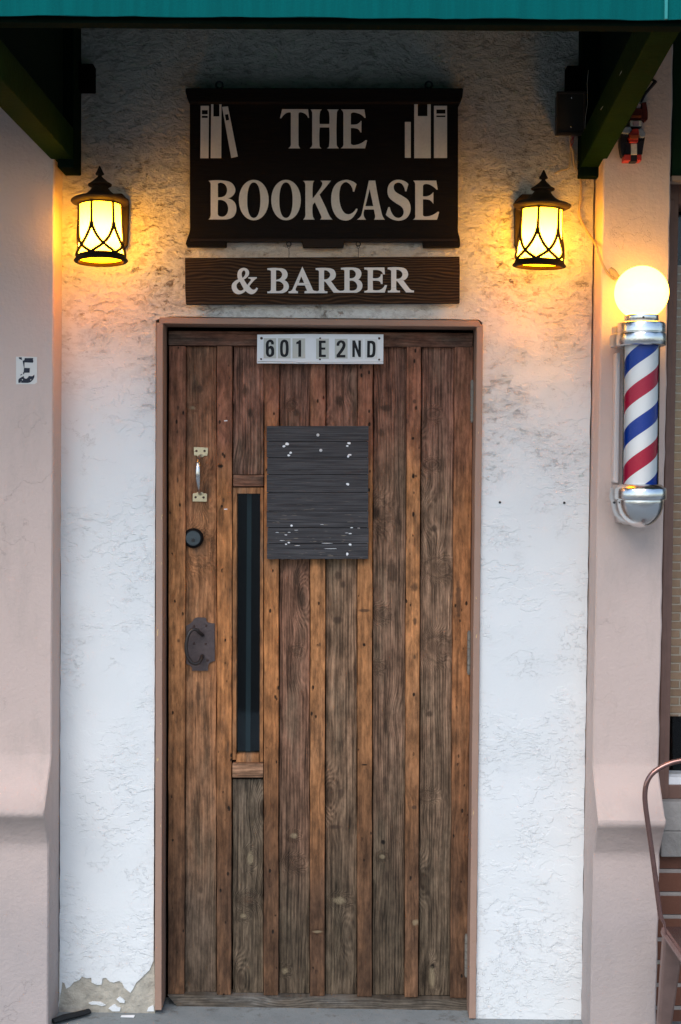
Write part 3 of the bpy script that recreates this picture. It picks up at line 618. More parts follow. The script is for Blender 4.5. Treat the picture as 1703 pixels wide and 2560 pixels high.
# ------------------------------------------------------------------ lettering
B_ = [curve([(105, 108), (260, 102, 1), (380, 128, 1), (432, 205, 1), (415, 275, 1), (340, 322), (420, 365, 1), (446, 440, 1), (430, 520, 1), (380, 565, 1), (300, 580), (105, 580), (126, 555, 1), (132, 500), (132, 160), (126, 128, 1)]),
      curve([(220, 160), (224, 138, 1), (265, 130, 1), (312, 158, 1), (333, 215, 1), (320, 272, 1), (285, 302, 1), (220, 310)]), curve([(220, 342), (280, 345, 1), (325, 378, 1), (346, 440, 1), (335, 505, 1), (300, 542, 1), (255, 546, 1), (225, 530, 1), (218, 500)])]
K_ = [curve([(1265, 108), (1400, 108), (1384, 140, 1), (1381, 325), (1478, 195, 1), (1500, 140, 1), (1478, 106), (1605, 106), (1570, 150, 1), (1465, 275), (1545, 440), (1590, 540, 1), (1622, 581), (1472, 581), (1490, 555, 1), (1480, 525, 1), (1408, 368), (1382, 400), (1382, 530, 1), (1405, 581), (1265, 581), (1288, 550, 1), (1292, 500), (1292, 170), (1285, 130, 1)])]
C_ = [curve([(448, 148), (420, 241), (404, 236), (392, 185, 1), (355, 138, 1), (310, 122, 1), (262, 160, 1), (240, 240, 1), (238, 330, 1), (255, 420, 1), (295, 495, 1), (345, 518, 1), (400, 500, 1), (443, 448), (462, 453), (430, 520, 1), (375, 578, 1), (300, 592, 1), (220, 560, 1), (160, 470, 1), (138, 350, 1), (155, 220, 1), (210, 135, 1), (310, 96, 1), (390, 110, 1)])]
A_ = [curve([(600, 105), (678, 105), (758, 510, 1), (795, 582), (665, 582), (677, 550, 1), (672, 510), (662, 458), (545, 458), (535, 505, 1), (540, 545, 1), (564, 582), (455, 582), (497, 545, 1), (518, 490)]), [(610, 205), (655, 418), (557, 418)]]
S_ = [curve([(1083, 148), (1060, 236), (1044, 234), (1012, 152, 1), (960, 127, 1), (915, 148, 1), (905, 200, 1), (930, 245, 1), (1010, 293, 1), (1080, 345, 1), (1110, 420, 1), (1103, 500, 1), (1055, 568, 1), (970, 595, 1), (880, 575, 1), (808, 522), (838, 430), (856, 430), (880, 500, 1), (920, 550, 1), (970, 562, 1), (1013, 535, 1), (1027, 480, 1), (1000, 425, 1), (920, 372, 1), (850, 312, 1), (828, 240, 1), (845, 158, 1), (900, 107, 1), (970, 95, 1), (1040, 113, 1)])]
E_ = [curve([(1145, 105), (1425, 105), (1443, 212), (1432, 216), (1390, 178, 1), (1335, 149, 1), (1285, 147, 1), (1262, 168), (1262, 297), (1335, 290, 1), (1390, 245), (1390, 388), (1350, 345, 1), (1305, 334, 1), (1262, 333), (1262, 530), (1290, 545, 1), (1370, 530, 1), (1445, 485), (1461, 490), (1435, 583), (1142, 583), (1165, 560, 1), (1168, 520), (1168, 150), (1162, 125, 1)])]
O1 = [ell(660, 343, 182, 247, 40, 2.05), ell(660, 344, 81, 219, 40, 2.25)]; O2 = [ell(1055, 343, 181, 247, 40, 2.05), ell(1054, 344, 82, 219, 40, 2.25)]
bookcase = [[tr(l, 500, 430, 4.9) for l in g] for g in (B_, O1, O2, K_)] + [[tr(l, 800, 430, 4.9) for l in g] for g in (C_, A_, S_, E_)]
the = [[tr(curve(g), 680, 250, 6.03)] for g in (
    [(155, 138), (545, 138), (560, 266), (546, 266), (505, 208, 1), (440, 182, 1), (412, 186, 1), (400, 205), (400, 660), (405, 695, 1), (426, 726), (250, 726), (280, 695, 1), (286, 650), (286, 205), (275, 183, 1), (210, 198, 1), (142, 272), (122, 272)],
    [(585, 142), (752, 142), (724, 185, 1), (720, 362), (865, 362), (862, 190, 1), (835, 142), (1005, 142), (980, 188, 1), (976, 660), (982, 692, 1), (1008, 726), (833, 726), (862, 690, 1), (865, 410), (720, 410), (718, 690, 1), (745, 726), (572, 726), (603, 692, 1), (607, 640), (608, 205), (604, 175, 1)],
    [(1048, 142), (1393, 142), (1413, 265), (1397, 268), (1335, 212, 1), (1245, 185, 1), (1205, 190, 1), (1190, 210), (1190, 370), (1275, 366, 1), (1315, 345, 1), (1338, 315), (1350, 315), (1349, 486), (1333, 484), (1300, 437, 1), (1245, 421, 1), (1190, 420), (1190, 660), (1235, 680, 1), (1330, 658, 1), (1412, 605), (1435, 608), (1405, 726), (1040, 726), (1072, 695, 1), (1078, 650), (1078, 210), (1072, 175, 1)])]
amp = [curve([(368, 258), (495, 258), (495, 277), (460, 300, 1), (383, 390), (420, 438, 1), (460, 445, 1), (488, 415), (512, 425), (480, 482, 1), (425, 514, 1), (370, 500, 1), (328, 465), (270, 505, 1), (210, 515, 1), (150, 485, 1), (118, 420, 1), (132, 350, 1), (216, 292), (203, 220, 1), (228, 148, 1), (300, 118, 1), (362, 145, 1), (380, 205, 1), (350, 258, 1), (300, 292), (352, 376), (408, 302), (395, 283, 1), (368, 279)]),
       curve([(298, 155, 1), (325, 185, 1), (312, 235, 1), (282, 268), (268, 200, 1)]), curve([(238, 325), (300, 438), (250, 462, 1), (205, 435, 1), (190, 385, 1), (205, 350, 1)])]
bB = [curve([(654, 125), (840, 120, 1), (925, 145, 1), (960, 205, 1), (948, 265, 1), (908, 302), (960, 340, 1), (980, 400, 1), (960, 455, 1), (905, 492, 1), (850, 500), (655, 500), (655, 474), (698, 465, 1), (710, 430), (710, 180), (700, 157, 1), (656, 150)]), curve([(785, 155), (845, 163, 1), (878, 215, 1), (850, 275, 1), (785, 297)]), curve([(785, 322), (845, 325, 1), (896, 372, 1), (893, 430, 1), (850, 463, 1), (785, 465)])]
bA = [curve([(1183, 98), (1330, 420), (1352, 458, 1), (1395, 466), (1395, 500), (1215, 500), (1215, 472), (1254, 463), (1220, 382), (1108, 382), (1080, 440, 1), (1087, 462, 1), (1115, 470), (1115, 500), (975, 500), (975, 472), (1015, 462, 1), (1040, 425)]), [(1165, 245), (1210, 345), (1128, 345)]]
bR = [curve([(1382, 122), (1555, 120, 1), (1650, 143, 1), (1687, 210, 1), (1672, 272, 1), (1612, 315), (1700, 435), (1745, 463, 1), (1772, 465), (1772, 492), (1655, 492), (1528, 325), (1510, 322), (1510, 440), (1522, 465, 1), (1560, 470), (1560, 499), (1380, 499), (1380, 472), (1425, 463, 1), (1433, 430), (1433, 180), (1422, 157, 1), (1384, 150)]), curve([(1510, 155), (1560, 162, 1), (1602, 215, 1), (1575, 275, 1), (1510, 292)])]
bB2 = [curve([(316, 118), (500, 113, 1), (590, 135, 1), (625, 190, 1), (615, 252, 1), (576, 295), (625, 330, 1), (642, 390, 1), (620, 450, 1), (550, 492), (322, 492), (322, 464), (360, 455, 1), (370, 430), (370, 170), (360, 150, 1), (318, 145)]), curve([(447, 150), (505, 155, 1), (541, 205, 1), (518, 260, 1), (447, 275)]), curve([(447, 312), (515, 318, 1), (560, 372, 1), (555, 430, 1), (512, 458, 1), (447, 458)])]
bE = [curve([(668, 113), (972, 112), (980, 215), (952, 215), (922, 168, 1), (870, 151, 1), (800, 150), (798, 272), (870, 272, 1), (905, 252, 1), (918, 215), (946, 215), (945, 360), (920, 360), (900, 322, 1), (860, 312, 1), (798, 312), (800, 450), (880, 455, 1), (940, 430, 1), (980, 375), (1013, 380), (978, 490), (670, 490), (670, 465), (713, 455, 1), (722, 430), (722, 170), (712, 150, 1), (670, 143)])]
bR2 = [curve([(1022, 113), (1200, 110, 1), (1290, 133, 1), (1330, 205, 1), (1312, 268, 1), (1258, 308), (1350, 430), (1380, 453, 1), (1418, 460), (1418, 488), (1300, 488), (1168, 320), (1150, 317), (1150, 430), (1162, 455, 1), (1207, 461), (1207, 488), (1025, 488), (1025, 462), (1065, 455, 1), (1075, 420), (1075, 170), (1062, 150, 1), (1022, 140)]), curve([(1152, 148), (1205, 157, 1), (1244, 205, 1), (1222, 265, 1), (1152, 283)])]
barber = [[tr(l, 560, 650, 6.03) for l in g] for g in (bB, bA, bR)] + [[tr(l, 800, 650, 6.03) for l in g] for g in (bB2, bE, bR2)]
ampl = [[tr(l, 560, 650, 6.03) for l in amp]]
def lettering(name, glyphs, yf, yb, mat, parent):
    for k, g in enumerate(glyphs):
        b = MB(); b.px(g, yf - .00006 * (k % 2), yb); o = b.build(name, mat, parent)
    return o

# ------------------------------------------------------------------ the two shop signs
S1 = thing('shop_sign', P(808, 620, -.02), 'large black wooden shop sign reading THE BOOKCASE between two white groups of books', 'sign')
q3 = lambda l: [(430 + x / 2.063, 170 + y / 2.063) for x, y in l]
b = MB(); b.px([q3(curve([(92, 170), (1476, 170), (1476, 800), (1476, 845, 1), (1484, 875, 1), (1487, 920), (1297, 922), (1293, 893), (890, 893), (885, 922), (676, 922), (668, 893), (280, 893), (280, 920), (76, 918), (70, 905), (80, 875, 1), (91, 840, 1), (92, 790)], 5))], -.040, -.008)
b.build('board', M['sign_black'], S1, bevel=.002)
b = MB(); b.px([q3([(70, 103), (1502, 103), (1502, 118), (1498, 150), (1485, 178), (88, 178), (76, 150), (70, 120)])], -.062, -.008); b.build('top_moulding', M['sign_black'], S1, bevel=.003)
b = MB(); b.px([q3([(94, 880), (1474, 880), (1474, 892), (94, 892)])], -.046, -.012); b.build('shelf_edge', simple('brown_shelf_edge', (.022, .013, .009), .6), S1, bevel=.001)
b = MB(); b.px([q3([(671, 888), (889, 888), (886, 921), (677, 921)])], -.049, -.0395); b.build('centre_block', simple('brown_shelf_block', (.020, .012, .008), .6), S1, bevel=.001)
lettering('letter', the, -.0425, -.039, M['letter_dull'], S1)
lettering('letter', bookcase, -.0425, -.039, M['letter_dull'], S1)
q8 = lambda l: [(480 + x / 11.2, 240 + y / 11.2) for x, y in l]
rect = lambda x0, y0, x1, y1: [(x0, y0), (x1, y0), (x1, y1), (x0, y1)]
lettering('painted_book', [[q8([(245, 275), (475, 275), (465, 1738), (235, 1738)]), q8(rect(278, 390, 443, 510)), q8(rect(275, 550, 443, 613))], [q8([(540, 145), (828, 145), (820, 1735), (525, 1735)]), q8(rect(600, 225, 768, 572))],
          [q8([(845, 305), (1008, 290), (1285, 1690), (1100, 1728)]), q8([(920, 515), (1015, 500), (1045, 670), (955, 690)])]], -.0425, -.039, M['letter_dull'], S1)
lettering('painted_book', [[q3(rect(1202, 278, 1232, 462))], [q3(rect(1250, 170, 1335, 464)), q3(rect(1268, 186, 1318, 248))], [q3(rect(1352, 195, 1419, 463)), q3(rect(1364, 213, 1411, 235)), q3(rect(1364, 244, 1411, 253))]], -.0425, -.039, M['letter_dull'], S1)
for x in (245, 1325):
    c = P(430 + x / 2.063, 170 + 88 / 2.063, -.03); b = MB(); b.tube([c + Vector((.010 * math.cos(w), 0, .010 * math.sin(w))) for w in [i * math.pi / 8 for i in range(17)]], .0028, 8); b.tube([c + Vector((0, 0, -.01)), c + Vector((0, 0, -.03))], .003, 8); b.build('hanging_eye', M['black_metal'], S1, smooth=True)
for x in (603, 961):
    c = P(430 + x / 2.063, 170 + 908 / 2.063, -.03); b = MB(); b.tube([c + Vector((.0065 * math.cos(w), .001 * math.sin(w), .0065 * math.sin(w))) for w in [i * math.pi / 8 for i in range(17)]], .0017, 8); b.tube([c + Vector((0, 0, .006)), c + Vector((0, 0, .016))], .0018, 8)
    b.build('eye_hook', M['black_metal'], S1, smooth=True)
S2 = thing('hanging_sign', P(808, 759, -.02), 'brown grained wooden board reading & BARBER, hanging just above the door frame', 'sign')
b = MB(); b.px([q3([(67, 979), (1484, 972), (1485, 1040), (1484, 1213), (72, 1219), (68, 1150)])], -.045, -.022); b.build('board', M['sign_brown'], S2, bevel=.0015)
lettering('ampersand', ampl, -.0475, -.044, M['letter_white'], S2); lettering('letter', barber, -.0475, -.044, M['letter_white'], S2)
for x in (603, 961):
    c = P(430 + x / 2.063, 170 + 928 / 2.063, -.03); d_ = P(430 + x / 2.063, 170 + 985 / 2.063, -.03)
    b = MB(); b.tube([c, c.lerp(d_, .5) + Vector((.0008, 0, 0)), d_], .0009, 6); b.tube([c + Vector((.004 * math.cos(w), 0, .004 * math.sin(w) + .003)) for w in [i * math.pi / 6 for i in range(13)]], .0009, 6)
    b.build('hook', M['black_metal'], S2, smooth=True)

# ------------------------------------------------------------------ address plaque
AD = thing('address_plaque', P(800, 909, .06), 'white address plaque reading 601 E 2ND, nailed across the top of the door', 'plaque')
q6 = lambda l: [(630 + x / 4.612, 820 + y / 4.612) for x, y in l]
b = MB(); b.px([q6([(62, 76), (620, 69), (1517, 73), (1515, 412), (800, 410), (58, 406), (59, 300)])], .046, .062); b.build('board', M['plaque_white'], AD, bevel=.0012)
b = MB(); b.px([q6([(66, 384), (250, 386), (500, 390), (560, 399), (640, 392), (1000, 393), (1515, 388), (1515, 391), (1000, 397), (640, 396), (556, 404), (500, 394), (66, 390)])], .0454, .05); b.build('split', simple('split_line', (.30, .27, .24), .8), AD)
for i, (x0, y0, x1, y1) in enumerate(((135, 118, 280, 350), (300, 118, 445, 350), (468, 120, 614, 350), (740, 123, 887, 355), (956, 125, 1103, 352), (1131, 125, 1277, 354), (1303, 126, 1446, 354))):
    b = MB(); b.px([q6(rect(x0, y0, x1, y1))], .0448, .0465); b.build('number_tile', M['tile_grey'] if i in (0, 1, 2, 3, 4) else M['tile_pale'], AD)
G6 = [curve([(252, 190), (222, 190), (220, 172, 1), (208, 162, 1), (196, 175, 1), (195, 215), (222, 205, 1), (250, 225, 1), (257, 265, 1), (252, 310, 1), (208, 335, 1), (168, 312, 1), (161, 240, 1), (166, 165, 1), (208, 133, 1), (245, 150, 1)]), curve([(196, 252, 1), (208, 238, 1), (221, 252, 1), (221, 292, 1), (208, 307, 1), (196, 292, 1)])]
G0 = [curve([(374, 133, 1), (410, 150, 1), (422, 190, 1), (422, 280, 1), (408, 320, 1), (374, 335, 1), (338, 320, 1), (326, 280, 1), (326, 190, 1), (340, 150, 1)]), curve([(374, 163, 1), (388, 190, 1), (388, 280, 1), (374, 306, 1), (358, 280, 1), (358, 190, 1)])]
G1 = [[(545, 140), (568, 140), (568, 332), (535, 332), (535, 182), (512, 186), (512, 162), (535, 152)]]
GE = [[(772, 145), (850, 145), (850, 173), (804, 173), (804, 225), (847, 225), (847, 250), (804, 250), (804, 308), (853, 308), (853, 335), (772, 335)]]
G2 = [curve([(978, 205), (980, 175, 1), (1000, 150, 1), (1030, 142, 1), (1065, 155, 1), (1080, 190, 1), (1070, 235, 1), (1015, 310), (1078, 310), (1078, 340), (975, 340), (975, 310), (1035, 225, 1), (1045, 190, 1), (1030, 169, 1), (1012, 182, 1), (1010, 205)])]
GN = [[(1158, 143), (1190, 143), (1228, 255), (1228, 143), (1257, 143), (1257, 335), (1230, 335), (1187, 225), (1187, 335), (1158, 335)]]
GD = [curve([(1330, 147), (1380, 147), (1415, 163, 1), (1425, 200, 1), (1423, 290, 1), (1410, 326, 1), (1376, 340), (1328, 340)]), curve([(1362, 178), (1384, 183, 1), (1392, 210, 1), (1390, 280, 1), (1380, 306, 1), (1360, 310)])]
lettering('letter', [[q6(l) for l in g] for g in (G6, G0, G1, GE, G2, GN, GD)], .0443, .0462, M['ink'], AD)
for x, y, r in ((110, 118, 16), (787, 118, 11), (1468, 119, 15), (106, 358, 12), (785, 361, 11), (1467, 364, 12)):
    c = P(630 + x / 4.612, 820 + y / 4.612, .0445); b = MB(); b.lathe([(0, -.002), (r / 4.612 / 870 * .7, -.0016), (r / 4.612 / 870, 0), (r / 4.612 / 870, .002)], c, 14, axis='Y'); b.build('screw', M['screw'], AD, smooth=True)

# ------------------------------------------------------------------ worn letter tile on the left pilaster
q7 = lambda l: [(20 + x / 17.42, 880 + y / 17.42) for x, y in l]
LT = thing('letter_tile', P(67, 960, -.119), 'small pale tile with a worn, flaking blue-black letter E on the left pilaster', 'letter tile')
b = MB(); b.px([q7([(355, 205), (700, 195), (1268, 215), (1270, 1330), (1160, 1395), (360, 1405)])], -.1205, -.116); b.build('backing', M['sticker'], LT)
lettering('letter_fragment', [[q7([(470, 230), (600, 230), (612, 352), (480, 290)])], [q7([(720, 262), (1100, 262), (1090, 340), (1110, 400), (1090, 465), (722, 455), (712, 690), (955, 700), (945, 900), (712, 905), (705, 970), (680, 970), (650, 910), (682, 870), (702, 700), (665, 520), (640, 375), (700, 365), (735, 300)])],
          [q7(curve([(455, 1340), (455, 1210), (500, 1150, 1), (580, 1100, 1), (640, 1070), (695, 1050), (712, 1130, 1), (790, 1162, 1), (860, 1120, 1), (905, 1045), (1060, 1055), (1150, 985), (1145, 1100, 1), (1080, 1220, 1), (960, 1320, 1), (800, 1345)])), q7(ell(630, 1210, 26, 24, 10)), q7(ell(995, 1210, 22, 26, 10)), q7(ell(565, 1310, 34, 12, 10))],
          [q7([(540, 1005), (560, 975), (620, 948), (637, 962), (555, 1025)])]], -.1212, -.119, M['ink_blue'], LT)

# ------------------------------------------------------------------ awning over the door
AW = thing('awning', (0, -.55, 2.6), 'teal canvas awning on dark green timber arms over the door', 'awning')
VF = -1.10
zv0 = P(0, 38.5, VF).z; zv1 = P(1703, 49, VF).z
XL, XR = P(147, 424, 0).x, P(1500, 440, 0).x
vx0, vx1 = XL - 1.5, XR + 1.6
def zv(x): return zv0 + (zv1 - zv0) * (x - P(0, 0, VF).x) / (P(1703, 0, VF).x - P(0, 0, VF).x)
b = MB(); n = 220; rr = random.Random(9)
for i in range(n + 1):
    x = vx0 + (vx1 - vx0) * i / n; w = .003 * math.sin(x * 31) + .002 * math.sin(x * 13) + rr.uniform(-.0012, .0012)
    b.v += [Vector((x, VF + w, zv(x) + rr.uniform(-.0006, .0006))), Vector((x, VF + w * .5, zv(x) + .14)), Vector((x, VF, zv(x) + .27)), Vector((x, VF + .006, zv(x) + .27)), Vector((x, VF + .004 + w, zv(x))),]
for i in range(n):
    for k in range(5): b.f.append((i * 5 + k, i * 5 + (k + 1) % 5, (i + 1) * 5 + (k + 1) % 5, (i + 1) * 5 + k))
b.f += [(0, 1, 2, 3, 4), tuple(n * 5 + k for k in (4, 3, 2, 1, 0))]
b.build('valance', M['teal'], AW, smooth=True)
sx = P(1662, 20, VF - .004).x; b = MB(); b.hexa([(sx, VF - .006, zv(sx)), (sx + .006, VF - .006, zv(sx)), (sx + .007, VF - .005, zv(sx) + .27), (sx - .001, VF - .005, zv(sx) + .27)], [(sx, VF + .001, zv(sx)), (sx + .006, VF + .001, zv(sx)), (sx + .007, VF + .001, zv(sx) + .27), (sx - .001, VF + .001, zv(sx) + .27)])
b.build('seam_highlight', simple('teal_seam_highlight', (.03, .28, .27), .7), AW)  # lighter teal paints in the highlight along the valance seam
zr = zv(0) + .27
b = MB(); b.hexa([(vx0, VF, zr), (vx1, VF, zr), (vx1, .0, zr + .55), (vx0, .0, zr + .55)], [(vx0, VF, zr + .012), (vx1, VF, zr + .012), (vx1, .0, zr + .562), (vx0, .0, zr + .562)]); b.build('roof_canvas', M['teal'], AW)
aw = .066
for sgn, X, py0, t1 in ((-1, XL, 427, 1.06), (1, XR, 436, 1.06)):
    z0 = P(X * 835 + 851.5, py0 - 8, 0).z; z1 = (EYE + .893) if sgn < 0 else zv(X) + .012
    xa, xb = (X, X + aw) if sgn < 0 else (X - aw, X)
    # arm running from the wall to the front bar
    b = MB(); hgt = .09
    b.hexa([(xa, -1.06, z1), (xb, -1.06, z1), (xb, -.02, z0), (xa, -.02, z0)], [(xa, -1.06, z1 + hgt), (xb, -1.06, z1 + hgt), (xb, -.02, z0 + hgt), (xa, -.02, z0 + hgt)]); b.build('arm', M['green_wood'], AW, bevel=.003)
    b = MB(); b.box((xa if sgn > 0 else xa + .022) - .002, xb + .002, -.12 if sgn < 0 else -.045, -.003, z0 - .025, 3.5); b.build('wall_post', M['green_dark'], AW, bevel=.003)
    # canvas side
    xs_ = xa + .030 if sgn < 0 else xb - .012
    b = MB(); b.hexa([(xs_, -1.06, z1 + .02), (xs_ + .006, -1.06, z1 + .02), (xs_ + .006, -.05, z0 + .02), (xs_, -.05, z0 + .02)], [(xs_, -1.06, zr), (xs_ + .006, -1.06, zr), (xs_ + .006, -.05, zr + .53), (xs_, -.05, zr + .53)]); b.build('side_canvas', M['green_dark'], AW)
    zb0 = P(0, 222, -.05).z if sgn < 0 else P(1600, 229, -.05).z
    x0_, x1_ = (xb, P(233, 180, -.05).x) if sgn < 0 else (P(1418, 190, -.05).x, xa)
    b = MB(); b.box(x0_, x1_, -.05, -.001, zb0, zb0 + .075); b.build('cleat', M['black_gap'], AW, bevel=.002)
bz = P(851, 53, -1.04).z
b = MB(); b.hexa([(vx0, -1.08, zv(vx0) - .008), (vx1, -1.08, zv(vx1) - .008), (vx1, -1.035, zv(vx1) - .008), (vx0, -1.035, zv(vx0) - .008)], [(vx0, -1.08, zv(vx0) + .05), (vx1, -1.08, zv(vx1) + .05), (vx1, -1.035, zv(vx1) + .05), (vx0, -1.035, zv(vx0) + .05)]); b.build('front_bar', M['green_dark'], AW, bevel=.003)
# cobweb threads along the arms
web = simple('cobweb', (.55, .5, .42), .9)
def cob(pts, Y0, Y1, r=.0006):
    n = len(pts); b = MB(); b.tube([P(x, y, Y0 + (Y1 - Y0) * i / max(1, n - 1)) for i, (x, y) in enumerate(pts)], r, 5); b.build('cobweb', web, AW)
z2 = lambda x, y: (1250 + x / 3.367, y / 3.367); z1_ = lambda x, y: (x / 3.367, y / 3.367)
cob([z2(745, 590), z2(735, 700), z2(738, 870), z2(722, 980), z2(712, 1130)], -.06, -.06)
cob([z2(1230, 215), z2(1100, 440), z2(1020, 610), z2(980, 690), z2(1008, 735)], -.80, -.50)
cob([z2(1090, 435), z2(1150, 475)], -.62, -.62); cob([z2(990, 620), z2(985, 660), z2(1010, 740)], -.52, -.5, .0009)
cob([z2(985, 690), z2(900, 850), z2(850, 920), z2(860, 970)], -.50, -.32); cob([z2(800, 1015), z2(860, 1062)], -.28, -.25)
cob([z1_(565, 165), z1_(585, 260), z1_(600, 360)], -.06, -.06); cob([z1_(550, 560), z1_(580, 650), z1_(605, 800)], -.06, -.06)
cob([z1_(560, 850), z1_(580, 930), z1_(612, 1090)], -.06, -.06); cob([z1_(555, 1060), z1_(590, 1090), z1_(618, 1130)], -.06, -.06)
cob([z1_(35, 550), z1_(10, 650), z1_(5, 710)], -.66, -.66, .0009); cob([z1_(40, 590), z1_(120, 680), z1_(200, 760), z1_(300, 860)], -.70, -.35)
cob([z1_(305, 830), z1_(295, 880), z1_(285, 960)], -.36, -.36, .0009); cob([z1_(290, 1000), z1_(400, 935)], -.34, -.2); cob([z1_(400, 960), z1_(465, 1110)], -.2, -.12)

# ------------------------------------------------------------------ wall lanterns
def lantern_at(T, k, tilt):
    """k: metres per photo pixel at the lantern's axis; local z = 0 at the rim height"""
    def zz(y): return (880 - y) / 7.84 * k
    def prof(l): return [(r / 7.84 * k, zz(y)) for r, y in l]
    def put(b, name, mat, par, **kw): return b.build(name, mat, par, **kw)
    b = MB(); b.lathe(prof([(0, 196), (12, 205), (28, 235), (48, 280), (66, 320), (86, 352), (80, 368), (42, 382), (36, 395), (48, 412), (0, 414)]), (0, 0, 0), 28); put(b, 'finial', M['bronze'], T, smooth=True)
    b = MB(); b.lathe(prof([(0, 405), (50, 412), (75, 440), (120, 480), (165, 520), (215, 548), (232, 562), (226, 585), (195, 600), (150, 602), (165, 640), (200, 690), (260, 745), (330, 790), (420, 825), (520, 850), (560, 872), (565, 892), (548, 915), (500, 940), (430, 958), (420, 985), (405, 985), (400, 950), (0, 950)]), (0, 0, 0), 48); C = put(b, 'cap', M['bronze_rim'], T, smooth=True)
    gp = [(393, 950), (393, 1000), (396, 1150), (400, 1300), (408, 1500), (420, 1650), (432, 1800), (442, 1900), (450, 1985)]
    b = MB(); b.lathe(prof(gp), (0, 0, 0), 48); G = put(b, 'glass_shade', M['amber'], T, smooth=True)
    b = MB(); b.lathe(prof([(0, 2015), (300, 2014), (432, 2010), (447, 1985)]), (0, 0, 0), 48); put(b, 'bottom_glass', M['amber_base'], T, smooth=True)
    b = MB(); b.lathe(prof([(452, 1955), (462, 1950), (478, 1965), (488, 2010), (520, 2040), (525, 2060), (505, 2078), (470, 2085), (440, 2082), (436, 2055), (446, 2020), (452, 1955)]), (0, 0, 0), 48); put(b, 'base_ring', M['bronze'], T, smooth=True)
    def rad(y):
        for (r0, y0), (r1, y1) in zip(gp, gp[1:]):
            if y <= y1: return (r0 + (r1 - r0) * (y - y0) / (y1 - y0) + 20) / 7.84 * k
        return (gp[-1][0] + 18) / 7.84 * k
    b = MB(); wr = 21 / 7.84 * k
    for q in range(6):
        a = math.radians(-90 - 14 + 60 * q + tilt)
        pt = lambda dd, y: Vector((rad(y) * math.cos(a + math.radians(dd)), rad(y) * math.sin(a + math.radians(dd)), zz(y)))
        b.tube([pt(0, y) for y in (945, 1100, 1250, 1400, 1500)], [wr * 1.2, wr * 1.2, wr * 1.25, wr * 1.5, wr * 1.5], 8)
        for sg in (-1, 1):
            b.tube([pt(sg * dd, y) for dd, y in ((1, 1380), (2.5, 1450), (4.5, 1490), (7, 1540), (10.5, 1595), (14.5, 1650), (19.5, 1705), (25, 1757), (30.5, 1800), (37, 1843), (44, 1882), (52, 1922), (61, 1965))], wr * 1.45, 8)
    put(b, 'cage', M['bronze'], T, smooth=True)
    bb = MB(); bb.lathe([(0, zz(1750)), (.012, zz(1735)), (.024, zz(1640)), (.027, zz(1580)), (.024, zz(1510)), (.013, zz(1410)), (.013, zz(1330)), (0, zz(1330))], (0, 0, 0), 20); put(bb, 'bulb', M['bulb'], T, smooth=True)
    l = bpy.data.lights.new('lantern_light', 'POINT'); l.energy = LAMP_W; l.color = (1, .55, .10); l.shadow_soft_size = .03
    lo = bpy.data.objects.new('lantern_light', l); COL.objects.link(lo); lo.parent = T; lo.location = (0, 0, zz(1585))
LAMP_W = 8.0
def lantern(px_, py_, label, rot, ay=-.135, mirror=1, phase=0):
    c = P(px_, py_, ay); k = (DIST + ay) / FPX * 1.0
    T = thing('wall_lantern', (0, 0, 0), label, 'lantern', 'lit wall lanterns either side of the sign')
    lantern_at(T, k, phase)
    bpl = MB(); wy = -ay - .001
    o_ = [(-.048, -.128), (.048, -.128), (.060, -.112), (.066, .018), (.046, .040), (-.046, .040), (-.066, .018), (-.060, -.112)]
    bpl.loops([[(x, z + .01) for x, z in o_]], wy - .018, wy); bpl.build('wall_plate', M['bronze'], T, bevel=.003)
    b = MB(); b.tube([(0, .0, .026), (0, .05, .034), (0, wy - .01, .03)], [.018, .022, .026], 16); b.tube([(0, .02, -.010), (0, wy - .01, -.03)], [.016, .02], 12); b.build('arm', M['bronze'], T, smooth=True)
    T.location = c; T.rotation_euler = rot
    return T
lantern(250.5, 502, 'lit amber wall lantern left of the black sign, by the left pilaster', (math.radians(-3), math.radians(-1.3), 0), phase=0)
lantern(1355.5, 513, 'lit amber wall lantern right of the black sign, below the junction box', (math.radians(1.5), math.radians(2.1), 0), phase=-2)

# ------------------------------------------------------------------ barber pole
BA = -.255; kb = (DIST + BA) / FPX
bpx = 1603.5; z0b = P(1603, 1280, BA).z
def zb(y): return P(1603, 640 + y / 3.318, BA).z            # y in the 3.318x close-up
cx = P(1604, 732, BA).x; cx2 = P(1601, 1300, BA).x
BP = thing('barber_pole', (cx, BA, zb(2240)), 'barber pole with lit white globe and red, white and blue spiral on right pilaster', 'barber pole')
R_ = lambda v: v / 3.318 * kb
def at(y): return cx + (cx2 - cx) * (y - 305) / (2190 - 305)
def part(name, pr, mat, par=BP, seg=56, **kw):
    b = MB(); ym = sum(y for r, y in pr) / len(pr); b.lathe([(R_(r), zb(y)) for r, y in pr], (at(ym), BA, 0), seg); return b.build(name, mat, par, smooth=True, **kw)
gpf = [(222 * math.sin(w), 305 - 222 * math.cos(w)) for w in [math.radians(a) for a in range(0, 146, 5)]]
part('globe', [(max(r, 0), y) for r, y in gpf], M['globe'])
part('neck', [(120, 494), (138, 494), (140, 500), (140, 540), (134, 552), (134, 562), (0, 562)], M['chrome'])
part('collar', [(0, 552), (180, 553), (192, 560), (196, 572), (196, 634), (190, 639), (190, 643), (200, 648), (204, 660), (206, 725), (200, 742), (186, 750), (180, 745), (176, 725), (0, 724)], M['chrome'])
b = MB(); 
